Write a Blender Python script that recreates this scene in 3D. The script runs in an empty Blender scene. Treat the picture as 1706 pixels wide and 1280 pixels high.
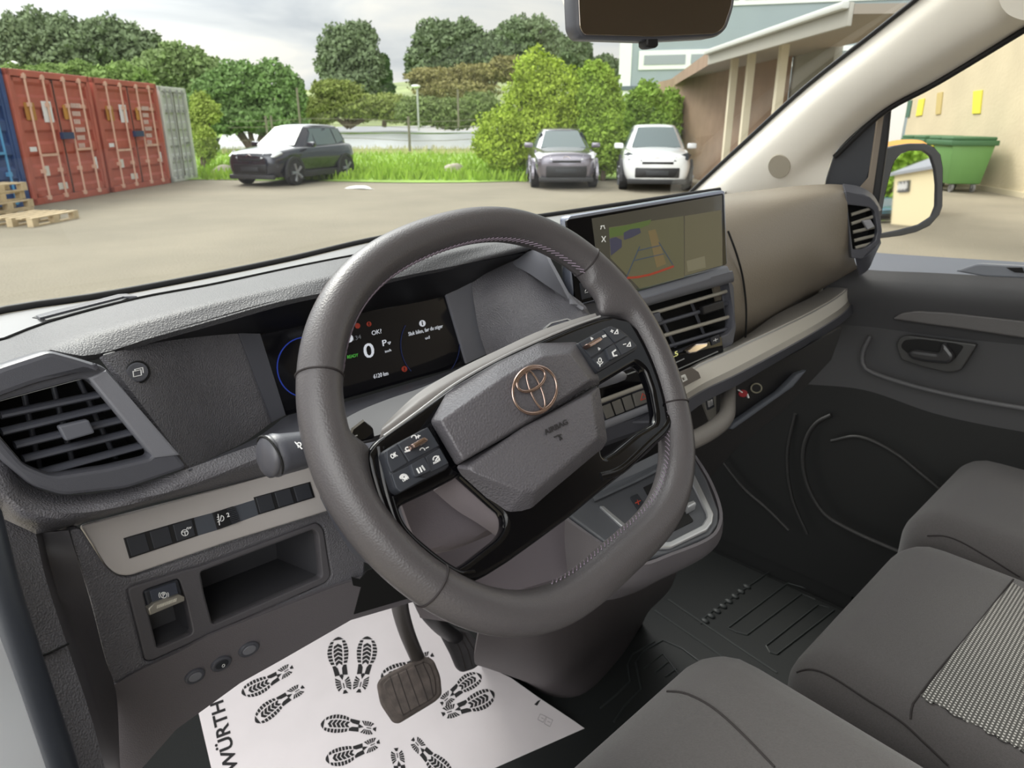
import bpy, bmesh, math, random
import numpy as np
from mathutils import Vector, Matrix
random.seed(7)
rng = np.random.default_rng(7)
SC = bpy.context.scene
COL = SC.collection
PI = math.pi

# ---------------------------------------------------------------- camera (eye of the photographer at the driver's door)
F_PX, CX, CY = 1180.0, 853.0, 640.0
PITCH, HEAD = math.radians(20.2), math.radians(44)
FW = Vector((math.sin(HEAD)*math.cos(PITCH), math.cos(HEAD)*math.cos(PITCH), -math.sin(PITCH)))
RT = Vector((math.cos(HEAD), -math.sin(HEAD), 0))
UP = RT.cross(FW)
cam_data = bpy.data.cameras.new('camera')
cam_data.sensor_width = 36; cam_data.sensor_fit = 'HORIZONTAL'; cam_data.lens = 36*F_PX/1706
cam_data.clip_start = 0.02; cam_data.clip_end = 600
cam_data.dof.use_dof = True; cam_data.dof.focus_distance = 0.62; cam_data.dof.aperture_fstop = 15
cam = bpy.data.objects.new('camera', cam_data); COL.objects.link(cam)
cam.matrix_world = Matrix(((RT.x, UP.x, -FW.x, 0), (RT.y, UP.y, -FW.y, 0), (RT.z, UP.z, -FW.z, 0), (0, 0, 0, 1)))
SC.camera = cam
# ---------------------------------------------------------------- sky, sun, exposure
world = bpy.data.worlds.new('sky'); SC.world = world; world.use_nodes = True
wn = world.node_tree.nodes; wl = world.node_tree.links; wn.clear()
w_out = wn.new('ShaderNodeOutputWorld'); w_bg = wn.new('ShaderNodeBackground'); w_bg.inputs['Strength'].default_value = 1.0
w_tc = wn.new('ShaderNodeTexCoord'); w_map = wn.new('ShaderNodeMapping'); w_map.inputs['Scale'].default_value = (1.2, 1.2, 5.5)
w_map.inputs['Rotation'].default_value = (0.12, -0.1, 0.3)
w_n = wn.new('ShaderNodeTexNoise'); w_n.inputs['Scale'].default_value = 2.6; w_n.inputs['Detail'].default_value = 7; w_n.inputs['Distortion'].default_value = 0.6
w_r = wn.new('ShaderNodeValToRGB')
w_r.color_ramp.elements[0].position = 0.33; w_r.color_ramp.elements[0].color = (0.40, 0.42, 0.44, 1)
w_r.color_ramp.elements[1].position = 0.62; w_r.color_ramp.elements[1].color = (0.66, 0.64, 0.595, 1)
e_ = w_r.color_ramp.elements.new(0.48); e_.color = (0.53, 0.54, 0.54, 1)
wl.new(w_tc.outputs['Generated'], w_map.inputs['Vector']); wl.new(w_map.outputs['Vector'], w_n.inputs['Vector'])
wl.new(w_n.outputs['Fac'], w_r.inputs['Fac'])
# the veiled sun: a broad bright patch of cloud high in front of the van
GLOW = Vector((math.sin(math.radians(6))*math.cos(math.radians(44)), math.cos(math.radians(6))*math.cos(math.radians(44)), math.sin(math.radians(44))))
w_dot = wn.new('ShaderNodeVectorMath'); w_dot.operation = 'DOT_PRODUCT'; w_dot.inputs[1].default_value = GLOW; wl.new(w_tc.outputs['Generated'], w_dot.inputs[0])
w_mx = wn.new('ShaderNodeMath'); w_mx.operation = 'MAXIMUM'; w_mx.inputs[1].default_value = 0; wl.new(w_dot.outputs['Value'], w_mx.inputs[0])
w_pw = wn.new('ShaderNodeMath'); w_pw.operation = 'POWER'; w_pw.inputs[1].default_value = 13; wl.new(w_mx.outputs[0], w_pw.inputs[0])
w_am = wn.new('ShaderNodeMath'); w_am.operation = 'MULTIPLY_ADD'; w_am.inputs[1].default_value = 13.0; w_am.inputs[2].default_value = 1.0; wl.new(w_pw.outputs[0], w_am.inputs[0])
w_sc = wn.new('ShaderNodeVectorMath'); w_sc.operation = 'SCALE'; wl.new(w_r.outputs['Color'], w_sc.inputs[0]); wl.new(w_am.outputs[0], w_sc.inputs['Scale'])
# unseen bright sky lobe, added behind the driver's door to light the cab
SIDE_FILL = Vector((math.sin(math.radians(-122))*math.cos(math.radians(30)), math.cos(math.radians(-122))*math.cos(math.radians(30)), math.sin(math.radians(30))))
w_d2 = wn.new('ShaderNodeVectorMath'); w_d2.operation = 'DOT_PRODUCT'; w_d2.inputs[1].default_value = SIDE_FILL; wl.new(w_tc.outputs['Generated'], w_d2.inputs[0])
w_m2 = wn.new('ShaderNodeMath'); w_m2.operation = 'MAXIMUM'; w_m2.inputs[1].default_value = 0; wl.new(w_d2.outputs['Value'], w_m2.inputs[0])
w_p2 = wn.new('ShaderNodeMath'); w_p2.operation = 'POWER'; w_p2.inputs[1].default_value = 5; wl.new(w_m2.outputs[0], w_p2.inputs[0])
w_a2 = wn.new('ShaderNodeMath'); w_a2.operation = 'MULTIPLY_ADD'; w_a2.inputs[1].default_value = 5.0; wl.new(w_p2.outputs[0], w_a2.inputs[0]); wl.new(w_am.outputs[0], w_a2.inputs[2]); wl.new(w_a2.outputs[0], w_sc.inputs['Scale'])
wl.new(w_sc.outputs['Vector'], w_bg.inputs['Color']); wl.new(w_bg.outputs['Background'], w_out.inputs['Surface'])
sun_d = bpy.data.lights.new('sun', 'SUN'); sun_d.energy = 1.1; sun_d.angle = math.radians(14); sun_d.color = (1.0, 0.94, 0.82)
sun = bpy.data.objects.new('sun', sun_d); COL.objects.link(sun)
sun.rotation_euler = Vector((-0.06, -0.72, -0.70)).to_track_quat('-Z', 'Y').to_euler()
SC.view_settings.view_transform = 'Standard'; SC.view_settings.look = 'None'
SC.view_settings.exposure = 0.52; SC.view_settings.gamma = 1.0; SC.view_settings.use_curve_mapping = False
try: SC.cycles.max_bounces = 8; SC.cycles.transparent_max_bounces = 12
except Exception: pass

# ---------------------------------------------------------------- reading positions off the photograph
def ray(u, v): return RT*((u-CX)/F_PX) - UP*((v-CY)/F_PX) + FW
def ax(u, v, i, val):
    d = ray(u, v); return d*(val/d[i])
def AX(u, v, x): return ax(u, v, 0, x)
def AY(u, v, y): return ax(u, v, 1, y)
def AZ(u, v, z): return ax(u, v, 2, z)
def AD(u, v, t): return ray(u, v)*t
class Frame:
    "a plane with its own axes; at() finds the point of the plane (raised by h) seen at a pixel of the photograph"
    def __init__(s, o, n, x=None):
        s.o = Vector(o); s.n = Vector(n).normalized()
        s.x = (Vector(x) if x is not None else Vector((0, 0, 1)).cross(s.n)); s.x = (s.x - s.n*s.x.dot(s.n)).normalized()
        s.y = s.n.cross(s.x)
        s.M = Matrix(((s.x.x, s.y.x, s.n.x, s.o.x), (s.x.y, s.y.y, s.n.y, s.o.y), (s.x.z, s.y.z, s.n.z, s.o.z), (0, 0, 0, 1)))
    def at(s, u, v, h=0.0):
        d = ray(u, v); o = s.o + s.n*h
        return d*(o.dot(s.n)/d.dot(s.n))
    def loc(s, u, v, h=0.0):
        p = s.at(u, v, h) - s.o; return (p.dot(s.x), p.dot(s.y), h)
    def w(s, x, y, h=0.0): return s.o + s.x*x + s.y*y + s.n*h
    @staticmethod
    def fit(p0, p1, p2):
        "frame through three points: p0 origin, p1 along x, p2 above; normal towards the camera"
        p0, p1, p2 = Vector(p0), Vector(p1), Vector(p2)
        n = (p1-p0).cross(p2-p0)
        if n.dot(p0) > 0: n = -n
        return Frame(p0, n, p1-p0)

# ---------------------------------------------------------------- materials
MATS = {}
def mat(name, col, rough=0.5, metal=0.0, bump=None, var=0.0, vscale=6.0, spec=None, coat=0.0, emit=None, sheen=0.0, anis=None):
    "col is sRGB 0-255; bump = (kind, scale, strength)"
    if name in MATS: return MATS[name]
    m = bpy.data.materials.new(name); m.use_nodes = True; MATS[name] = m
    nt = m.node_tree; N = nt.nodes; L = nt.links; b = N['Principled BSDF']
    lin = [((c/255)/12.92 if c/255 <= 0.04045 else ((c/255+0.055)/1.055)**2.4) for c in col]
    b.inputs['Base Color'].default_value = (*lin, 1); b.inputs['Roughness'].default_value = rough; b.inputs['Metallic'].default_value = metal
    if spec is not None: b.inputs['Specular IOR Level'].default_value = spec
    if coat: b.inputs['Coat Weight'].default_value = coat; b.inputs['Coat Roughness'].default_value = 0.04
    if sheen: b.inputs['Sheen Weight'].default_value = sheen; b.inputs['Sheen Roughness'].default_value = 0.5
    if emit: b.inputs['Emission Color'].default_value = (*lin, 1); b.inputs['Emission Strength'].default_value = emit
    tc = None
    if var or bump: tc = N.new('ShaderNodeTexCoord')
    if var:
        n = N.new('ShaderNodeTexNoise'); n.inputs['Scale'].default_value = vscale; n.inputs['Detail'].default_value = 5
        L.new(tc.outputs['Object'], n.inputs['Vector'])
        r = N.new('ShaderNodeMapRange'); r.inputs['From Min'].default_value = 0.3; r.inputs['From Max'].default_value = 0.7
        r.inputs['To Min'].default_value = 1-var; r.inputs['To Max'].default_value = 1+var; L.new(n.outputs['Fac'], r.inputs['Value'])
        mx = N.new('ShaderNodeVectorMath'); mx.operation = 'SCALE'; mx.inputs[0].default_value = lin
        L.new(r.outputs['Result'], mx.inputs['Scale']); L.new(mx.outputs['Vector'], b.inputs['Base Color'])
    if bump:
        kind, sc, st = bump
        bp = N.new('ShaderNodeBump'); bp.inputs['Strength'].default_value = st; bp.inputs['Distance'].default_value = 0.0006
        if kind == 'leather':
            t = N.new('ShaderNodeTexVoronoi'); t.feature = 'SMOOTH_F1'; t.inputs['Scale'].default_value = sc; out = t.outputs['Distance']
        else:
            t = N.new('ShaderNodeTexNoise'); t.inputs['Scale'].default_value = sc; t.inputs['Detail'].default_value = 3; out = t.outputs['Fac']
        if kind == 'leather': bp.inputs['Distance'].default_value = 0.0008
        L.new(tc.outputs['Object'], t.inputs['Vector']); L.new(out, bp.inputs['Height']); L.new(bp.outputs['Normal'], b.inputs['Normal'])
        if kind == 'big': bp.inputs['Distance'].default_value = 0.05
    return m

grain = mat('grained_plastic', (98, 97, 102), 0.44, bump=('leather', 720, 1.0), var=0.06, vscale=40)
grain_fine = mat('fine_grain_plastic', (103, 99, 103), 0.55, bump=('noise', 900, 0.6))
plastic = mat('smooth_dark_plastic', (78, 79, 86), 0.36, bump=('noise', 1500, 0.25))
plastic_grey = mat('smooth_grey_plastic', (118, 119, 126), 0.40, bump=('noise', 1500, 0.2))
column_grey = mat('column_cover_plastic', (112, 105, 110), 0.5, bump=('noise', 1200, 0.3))
pocket_m = mat('pocket_plastic', (70, 70, 74), 0.5, bump=('noise', 1200, 0.3))
black_gloss = mat('piano_black', (8, 8, 11), 0.08, spec=.35)
black_matt = mat('black_plastic', (22, 22, 25), 0.45)
void_m = mat('duct_black', (8, 8, 9), 0.8)
key_m = mat('key_black', (42, 44, 50), 0.5)
leather = mat('smooth_leather', (79, 76, 78), 0.34, bump=('leather', 900, 0.25))
pad_m = mat('pad_leather_grain', (90, 88, 93), 0.42, bump=('leather', 720, 0.7))
thread = mat('stitch_thread', (128, 116, 130), 0.7)
silver = mat('satin_silver', (184, 179, 177), 0.42, metal=0.25, bump=('noise', 2500, 0.1))
silver_edge = mat('bright_trim', (205, 206, 208), 0.3, metal=0.7)
chrome = mat('chrome', (215, 205, 200), 0.12, metal=1.0)
rose_metal = mat('warm_metal', (190, 165, 155), 0.22, metal=1.0)
white_mark = mat('printed_white', (235, 235, 235), 0.6)
glass_black = mat('display_glass', (16, 16, 20), 0.08)
cream = mat('cream_headliner', (238, 233, 222), 0.8, bump=('noise', 900, 0.3))
rubber = mat('black_rubber', (26, 26, 28), 0.6)
pedal_rubber = mat('worn_pedal_rubber', (70, 62, 58), 0.75, var=0.35, vscale=60, bump=('noise', 500, 0.6))
def surf(o):
    from mathutils.bvhtree import BVHTree
    M = WM[o.name]; return BVHTree.FromPolygons([M @ v.co for v in o.data.vertices], [tuple(p.vertices) for p in o.data.polygons])
def hit(t, u, v, lift=0.0):
    d = ray(u, v).normalized(); p, n, i, k = t.ray_cast(Vector((0, 0, 0)), d)
    if p is None: return None, None
    if n.dot(d) > 0: n = -n
    return p + n*lift, n
def hits(t, pts, lift=0.0): return [p for p in (hit(t, u, v, lift)[0] for u, v in pts) if p is not None]
fabric = mat('seat_fabric', (70, 67, 67), 0.95, var=0.12, vscale=500, bump=('noise', 1400, 0.8), sheen=0.25)
mat_rubber = mat('floor_rubber', (27, 30, 30), 0.6, bump=('noise', 700, 0.4))
carpet = mat('black_carpet', (26, 28, 28), 0.95, bump=('noise', 900, 1.0))
paper = mat('paper_mat_white', (212, 206, 208), 0.8, var=0.03, vscale=14)
ink = mat('paper_ink', (24, 22, 24), 0.75)
body_white = mat('van_white_paint', (240, 243, 250), 0.25, coat=0.5)

def glass_mat(name, tint, refl, rough=0.0):
    m = bpy.data.materials.new(name); m.use_nodes = True; N = m.node_tree.nodes; L = m.node_tree.links; N.clear()
    o = N.new('ShaderNodeOutputMaterial'); t = N.new('ShaderNodeBsdfTransparent'); g = N.new('ShaderNodeBsdfGlossy'); x = N.new('ShaderNodeMixShader')
    t.inputs['Color'].default_value = (*tint, 1); g.inputs['Roughness'].default_value = rough
    f = N.new('ShaderNodeLayerWeight'); f.inputs['Blend'].default_value = 0.5
    pw = N.new('ShaderNodeMath'); pw.operation = 'POWER'; pw.inputs[1].default_value = 5; L.new(f.outputs['Facing'], pw.inputs[0])
    mu = N.new('ShaderNodeMath'); mu.operation = 'MULTIPLY_ADD'; mu.inputs[1].default_value = .9*refl; mu.inputs[2].default_value = .05*refl
    L.new(pw.outputs[0], mu.inputs[0]); L.new(mu.outputs[0], x.inputs['Fac'])
    L.new(t.outputs[0], x.inputs[1]); L.new(g.outputs[0], x.inputs[2]); L.new(x.outputs[0], o.inputs['Surface']); return m
pane_glass = glass_mat('window_glass', (0.96, 0.98, 0.97), 1.0)

# ---------------------------------------------------------------- building meshes
WM = {}                       # world matrices of things, by object name
def _base(parent): return WM.get(parent.name, Matrix.Identity(4)) if parent else Matrix.Identity(4)
def obj(name, me, m=None, parent=None, local=False, label=None):
    "me: bmesh or mesh in world coordinates (or already in the parent's, with local=True)"
    if isinstance(me, bmesh.types.BMesh):
        bm = me; me = bpy.data.meshes.new(name); bmesh.ops.recalc_face_normals(bm, faces=bm.faces); bm.to_mesh(me); bm.free()
    B = _base(parent)
    if not local and parent: me.transform(B.inverted())
    co = np.empty(len(me.vertices)*3); me.vertices.foreach_get('co', co); co = co.reshape(-1, 3)
    if len(co):
        lo, hi = co.min(0), co.max(0); c = Vector(((lo+hi)/2).tolist())
        if parent is None: c.z = lo[2]
    else: c = Vector((0, 0, 0))
    me.transform(Matrix.Translation(-c))
    o = bpy.data.objects.new(name, me); COL.objects.link(o); o.location = c
    WM[o.name] = B @ Matrix.Translation(c)
    if parent: o.parent = parent
    if m is not None:
        for q in (m if isinstance(m, (list, tuple)) else [m]): me.materials.append(q)
    if label: o['label'] = label
    return o
def smooth(o, angle=35):
    me = o.data
    me.polygons.foreach_set('use_smooth', [True]*len(me.polygons))
    try: me.set_sharp_from_angle(angle=math.radians(angle))
    except Exception: pass
    return o
def thing(name, label, cat, M=None, group=None, kind=None):
    o = bpy.data.objects.new(name, None); COL.objects.link(o); o.empty_display_size = 0.05
    M = M if isinstance(M, Matrix) else Matrix.Translation(Vector(M or (0, 0, 0)))
    o.matrix_world = M; WM[o.name] = M.copy(); o['label'] = label; o['category'] = cat
    if group: o['group'] = group
    if kind: o['kind'] = kind
    return o
def tag(o, label, cat, group=None, kind=None):
    o['label'] = label; o['category'] = cat
    if group: o['group'] = group
    if kind: o['kind'] = kind
    return o
def struct(o, label=None, cat=None):
    o['kind'] = 'structure'
    if label: o['label'] = label
    if cat: o['category'] = cat
    return o
def mods(o, *specs):
    "bake modifiers into the mesh"
    for s in specs:
        k = s[0]
        if k == 'bevel':
            md = o.modifiers.new('b', 'BEVEL'); md.width = s[1]; md.segments = s[2] if len(s) > 2 else 2; md.limit_method = 'ANGLE'; md.angle_limit = math.radians(s[3] if len(s) > 3 else 30)
        elif k == 'sub':
            md = o.modifiers.new('s', 'SUBSURF'); md.levels = s[1]; md.render_levels = s[1]
        elif k == 'solid':
            md = o.modifiers.new('t', 'SOLIDIFY'); md.thickness = s[1]; md.offset = s[2] if len(s) > 2 else -1
    dg = bpy.context.evaluated_depsgraph_get(); dg.update()
    me = bpy.data.meshes.new_from_object(o.evaluated_get(dg)); o.modifiers.clear(); old = o.data; o.data = me
    bpy.data.meshes.remove(old); return o

def catmull(P, n, closed=False):
    P = np.array([tuple(p) for p in P], float)
    if len(P) == 2: return [Vector((P[0]+(P[1]-P[0])*t).tolist()) for t in np.linspace(0, 1, n)]
    if closed: Q = np.vstack([P[-1], P, P[0], P[1]]); seg = len(P)
    else: Q = np.vstack([2*P[0]-P[1], P, 2*P[-1]-P[-2]]); seg = len(P)-1
    out = []
    for i in range(seg):
        p0, p1, p2, p3 = Q[i:i+4]
        d1 = max(np.linalg.norm(p1-p0), 1e-9)**.5; d2 = max(np.linalg.norm(p2-p1), 1e-9)**.5; d3 = max(np.linalg.norm(p3-p2), 1e-9)**.5
        m1 = (p2-p1) + d2*((p1-p0)/d1 - (p2-p0)/(d1+d2)); m2 = (p2-p1) + d2*((p3-p2)/d3 - (p3-p1)/(d2+d3))
        for t in np.linspace(0, 1, 13)[:-1]:
            out.append((2*t**3-3*t**2+1)*p1 + (t**3-2*t**2+t)*m1 + (-2*t**3+3*t**2)*p2 + (t**3-t**2)*m2)
    if not closed: out.append(P[-1])
    else: out.append(P[0])
    out = np.array(out); d = np.r_[0, np.cumsum(np.linalg.norm(np.diff(out, axis=0), axis=1))]
    s = np.linspace(0, d[-1], n+1)[:-1] if closed else np.linspace(0, d[-1], n)
    return [Vector([float(np.interp(q, d, out[:, k])) for k in range(3)]) for q in s]
def linear(P, n):
    P = np.array([tuple(p) for p in P], float); d = np.r_[0, np.cumsum(np.linalg.norm(np.diff(P, axis=0), axis=1))]
    return [Vector([float(np.interp(q, d, P[:, k])) for k in range(3)]) for q in np.linspace(0, d[-1], n)]
def loft_bm(rows, n=40, across=3, curve_rows=True, curve_across=False, bm=None, same=False):
    "surface through rails; rails run the same way"
    if same: R = [list(map(Vector, r)) for r in rows]
    else: R = [(catmull if curve_rows else linear)(r, n) for r in rows]
    nn = len(R[0])
    if curve_across: cols = [catmull([r[i] for r in R], (len(R)-1)*across+1) for i in range(nn)]
    else:
        cols = []
        for i in range(nn):
            c = []
            for k in range(len(R)-1):
                for j in range(across): c.append(R[k][i].lerp(R[k+1][i], j/across))
            c.append(R[-1][i]); cols.append(c)
    bm = bm or bmesh.new()
    V = [[bm.verts.new(p) for p in c] for c in cols]
    for i in range(nn-1):
        for j in range(len(V[0])-1): bm.faces.new((V[i][j], V[i+1][j], V[i+1][j+1], V[i][j+1]))
    return bm
def loft(name, rows, m, parent=None, n=40, across=3, curve_rows=True, curve_across=False, thick=0.003, away=True, ang=35, label=None, same=False, bev=0):
    "surface through rails with a thickness laid behind it (seen from the camera)"
    bm = loft_bm(rows, n, across, curve_rows, curve_across, same=same)
    bm.normal_update(); bm.faces.ensure_lookup_table()
    f = bm.faces[len(bm.faces)//2]
    flip = f.normal.dot(f.calc_center_median()) > 0
    if flip:
        for f in bm.faces: f.normal_flip()
    me = bpy.data.meshes.new(name); bm.to_mesh(me); bm.free()
    o = obj(name, me, m, parent, label=label)
    if thick: mods(o, ('solid', thick, -1))
    if bev: mods(o, ('bevel', bev, 2))
    return smooth(o, ang)
def tube_bm(path, r, seg=10, closed=False, bm=None, up=None, cap=True, squash=None):
    bm = bm or bmesh.new(); P = [Vector(p) for p in path]; n = len(P); R = r if isinstance(r, (list, tuple, np.ndarray)) else [r]*n
    rings = []; prev = None
    for i in range(n):
        a = P[(i-1) % n] if (closed or i > 0) else P[i]; b = P[(i+1) % n] if (closed or i < n-1) else P[i]
        t = (b-a).normalized()
        if up is not None: x = Vector(up).cross(t).normalized()
        else:
            if prev is None: x = t.orthogonal().normalized()
            else: x = (prev - t*prev.dot(t)).normalized()
            prev = x
        y = t.cross(x); s = squash or 1
        rings.append([bm.verts.new(P[i] + (x*math.cos(2*PI*k/seg) + y*math.sin(2*PI*k/seg)*s)*R[i]) for k in range(seg)])
    for i in range(n if closed else n-1):
        A, B = rings[i], rings[(i+1) % n]
        for k in range(seg): bm.faces.new((A[k], A[(k+1) % seg], B[(k+1) % seg], B[k]))
    if not closed and cap: bm.faces.new(rings[0]); bm.faces.new(rings[-1])
    return bm
def tube(name, path, r, m, parent=None, seg=10, closed=False, n=None, ang=50, label=None, up=None, squash=None):
    if n: path = catmull(path, n, closed)
    return smooth(obj(name, tube_bm(path, r, seg, closed, up=up, squash=squash), m, parent, label=label), ang)
def box_bm(lo, hi, bm=None, M=None):
    bm = bm or bmesh.new(); v = []
    for z in (lo[2], hi[2]):
        for x, y in ((lo[0], lo[1]), (hi[0], lo[1]), (hi[0], hi[1]), (lo[0], hi[1])):
            p = Vector((x, y, z)); v.append(bm.verts.new(M @ p if M else p))
    for f in ((3, 2, 1, 0), (4, 5, 6, 7), (0, 1, 5, 4), (1, 2, 6, 5), (2, 3, 7, 6), (3, 0, 4, 7)): bm.faces.new([v[i] for i in f])
    return bm
def box(name, lo, hi, m, parent=None, bev=0, M=None, local=False, label=None):
    o = obj(name, box_bm(lo, hi, M=M), m, parent, local=local, label=label)
    if bev: mods(o, ('bevel', bev, 2)); smooth(o, 30)
    return o
def round_poly(pts, r, seg=4):
    "round the corners of a 2D polygon"
    if not r: return pts
    out = []; n = len(pts)
    for i in range(n):
        p0, p1, p2 = (Vector(pts[(i+k) % n][:2]) for k in (-1, 0, 1))
        a, b = (p0-p1), (p2-p1); la, lb = a.length, b.length
        if la < 1e-7 or lb < 1e-7: continue
        d = min(r, la*0.45, lb*0.45); a, b = p1 + a/la*d, p1 + b/lb*d
        for k in range(seg+1):
            t = k/seg; q = a*(1-t)**2 + p1*2*t*(1-t) + b*t*t; out.append((q.x, q.y))
    return out
def plate(name, fr, loops, h0, h1, m, parent=None, bev=0.0008, rnd=0.0, px=True, ang=40, label=None, bseg=2):
    "closed outlines (photo pixels, or local metres with px=False) on frame fr, filled (inner loops are holes), from height h0 to h1"
    if not isinstance(loops[0][0], (list, tuple, Vector)) : loops = [loops]
    cu = bpy.data.curves.new(name, 'CURVE'); cu.dimensions = '2D'; cu.fill_mode = 'BOTH'
    half = abs(h1-h0)/2; bev = min(bev, half*0.98)
    for lp in loops:
        P = [fr.loc(p[0], p[1], h1) if px else p for p in lp]
        P = round_poly(P, rnd)
        sp = cu.splines.new('POLY'); sp.points.add(len(P)-1); sp.use_cyclic_u = True
        for q, p in zip(sp.points, P): q.co = (p[0], p[1], 0, 1)
    cu.extrude = half-bev; cu.bevel_depth = bev; cu.bevel_resolution = bseg-1; cu.offset = -bev
    t = bpy.data.objects.new('tmp', cu); COL.objects.link(t)
    dg = bpy.context.evaluated_depsgraph_get(); dg.update()
    me = bpy.data.meshes.new_from_object(t.evaluated_get(dg)); bpy.data.objects.remove(t); bpy.data.curves.remove(cu)
    me.name = name
    me.transform(fr.M @ Matrix.Translation((0, 0, (h0+h1)/2)))
    me.materials.clear()
    return smooth(obj(name, me, m, parent, label=label), ang)
def text(name, body, fr, p0, p1, height, m, parent=None, h=0.0004, align='LEFT', thick=0.0002, shear=0.0, px=True, bold=0.0, flip=False, fit=False):
    "lettering from pixel p0 towards p1 on frame fr; height in pixels measured across the line (or metres with px=False)"
    A = Vector(fr.loc(*p0, h) if px else (*p0, h)); B = Vector(fr.loc(*p1, h) if px else (*p1, h))
    cu = bpy.data.curves.new(name, 'FONT'); cu.body = body; cu.extrude = thick; cu.offset = bold; cu.align_x = 'LEFT'; cu.size = 1.0; cu.shear = shear; cu.resolution_u = 3
    t = bpy.data.objects.new('tmp', cu); COL.objects.link(t); dg = bpy.context.evaluated_depsgraph_get(); dg.update()
    me = bpy.data.meshes.new_from_object(t.evaluated_get(dg)); bpy.data.objects.remove(t); bpy.data.curves.remove(cu); me.name = name; me.materials.clear()
    co = np.empty(len(me.vertices)*3); me.vertices.foreach_get('co', co); co = co.reshape(-1, 3)
    lo, hi = co.min(0), co.max(0); w = hi[0]-lo[0]; hh = 0.7
    x = (B-A); L = x.length; x.normalize(); y = Vector((0, 0, 1)).cross(x)
    sx = L/w; sy = height/hh if not px else height/hh*abs(Vector(fr.loc(p0[0], p0[1]-1, h))[1]-A[1] if False else (Vector(fr.loc(p0[0], p0[1]-10, h))-A).length/10)
    if flip: A = A + x*L; x = -x
    M = Matrix(((x.x*sx, y.x*sy, 0, A.x - x.x*lo[0]*sx), (x.y*sx, y.y*sy, 0, A.y - x.y*lo[0]*sx), (0, 0, 1, h), (0, 0, 0, 1)))
    me.transform(fr.M @ M)
    return obj(name, me, m, parent)
def disc_pts(cx, cy, rx, ry=None, n=28, a0=0.0):
    ry = ry or rx; return [(cx+rx*math.cos(a0+2*PI*k/n), cy+ry*math.sin(a0+2*PI*k/n)) for k in range(n)]
def line_bm(fr, pts, w, h0=0.0, h1=0.0004, bm=None, px=True, closed=False):
    "thin flat strokes on a frame; w in metres"
    bm = bm or bmesh.new(); P = [Vector(fr.loc(*p, h1)) if px else Vector((*p, h1)) for p in pts]
    if closed: P.append(P[0])
    for a, b in zip(P, P[1:]):
        d = (b-a); 
        if d.length < 1e-7: continue
        d.normalize(); s = Vector((-d.y, d.x, 0))*w/2; a2 = a-d*w*0.3; b2 = b+d*w*0.3
        box = []
        for hh in (h0, h1):
            for q in (a2-s, b2-s, b2+s, a2+s): box.append(bm.verts.new(fr.w(q.x, q.y, hh)))
        for f in ((3, 2, 1, 0), (4, 5, 6, 7), (0, 1, 5, 4), (1, 2, 6, 5), (2, 3, 7, 6), (3, 0, 4, 7)): bm.faces.new([box[i] for i in f])
    return bm
def strokes(name, fr, lines, w, m, parent=None, h=0.0005, px=True, label=None, h0=0.0):
    bm = bmesh.new()
    for l in lines: line_bm(fr, l, w, h0, h, bm, px)
    return obj(name, bm, m, parent, label=label)
# ================================================================ OUTSIDE
GZ = -1.6
asphalt = mat('worn_asphalt', (130, 123, 107), 0.95, var=0.12, vscale=0.5, bump=('big', 30, 0.5))
grass_m = mat('meadow_green', (128, 158, 66), 0.95, var=0.25, vscale=0.8)
def gp(u, v): return AZ(u, v, GZ)
bm = bmesh.new()
V = [bm.verts.new(p) for p in ((-60, -60, GZ), (140, -60, GZ), (140, 120, GZ), (-60, 120, GZ))]; bm.faces.new(V)
struct(obj('parking_ground', bm, asphalt), 'beige gravelly asphalt of the yard outside', 'ground')
# meadow strip with an irregular front edge
edge = [(120, 318), (240, 305), (330, 300), (450, 302), (560, 303), (650, 305), (760, 305), (860, 303), (1000, 300), (1120, 296)]
far = [(100, 228), (240, 224), (330, 222), (450, 222), (560, 222), (650, 222), (760, 222), (860, 222), (1000, 222), (1120, 222)]
rows = [[gp(*p)+Vector((0, 0, 0.02)) for p in edge], [gp(a[0], (a[1]*2+b[1])/3)+Vector((0, 0, 0.12)) for a, b in zip(edge, far)], [gp(*p)+Vector((0, 0, 0.2)) for p in far]]
o = struct(obj('meadow_ground', loft_bm(rows, 40, 4), grass_m), 'strip of bright green grass behind the parked cars', 'grass')
# hill behind with mixed scrub colours
hill_m = mat('scrub_hill', (130, 142, 92), 0.95, var=0.35, vscale=0.25)
hr = [[AD(u, v, t) for u, v in pts] for t, pts in ((54, [(60, 222), (300, 218), (520, 212), (700, 210), (860, 210), (1100, 212)]),
      (64, [(60, 190), (300, 186), (520, 170), (700, 160), (860, 158), (1100, 170)]), (78, [(60, 165), (300, 160), (520, 150), (700, 134), (860, 120), (1100, 140)]))]
struct(obj('hill', loft_bm(hr, 30, 5, curve_across=True), hill_m), 'low scrubby green rise beyond the fence', 'hill')

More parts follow.
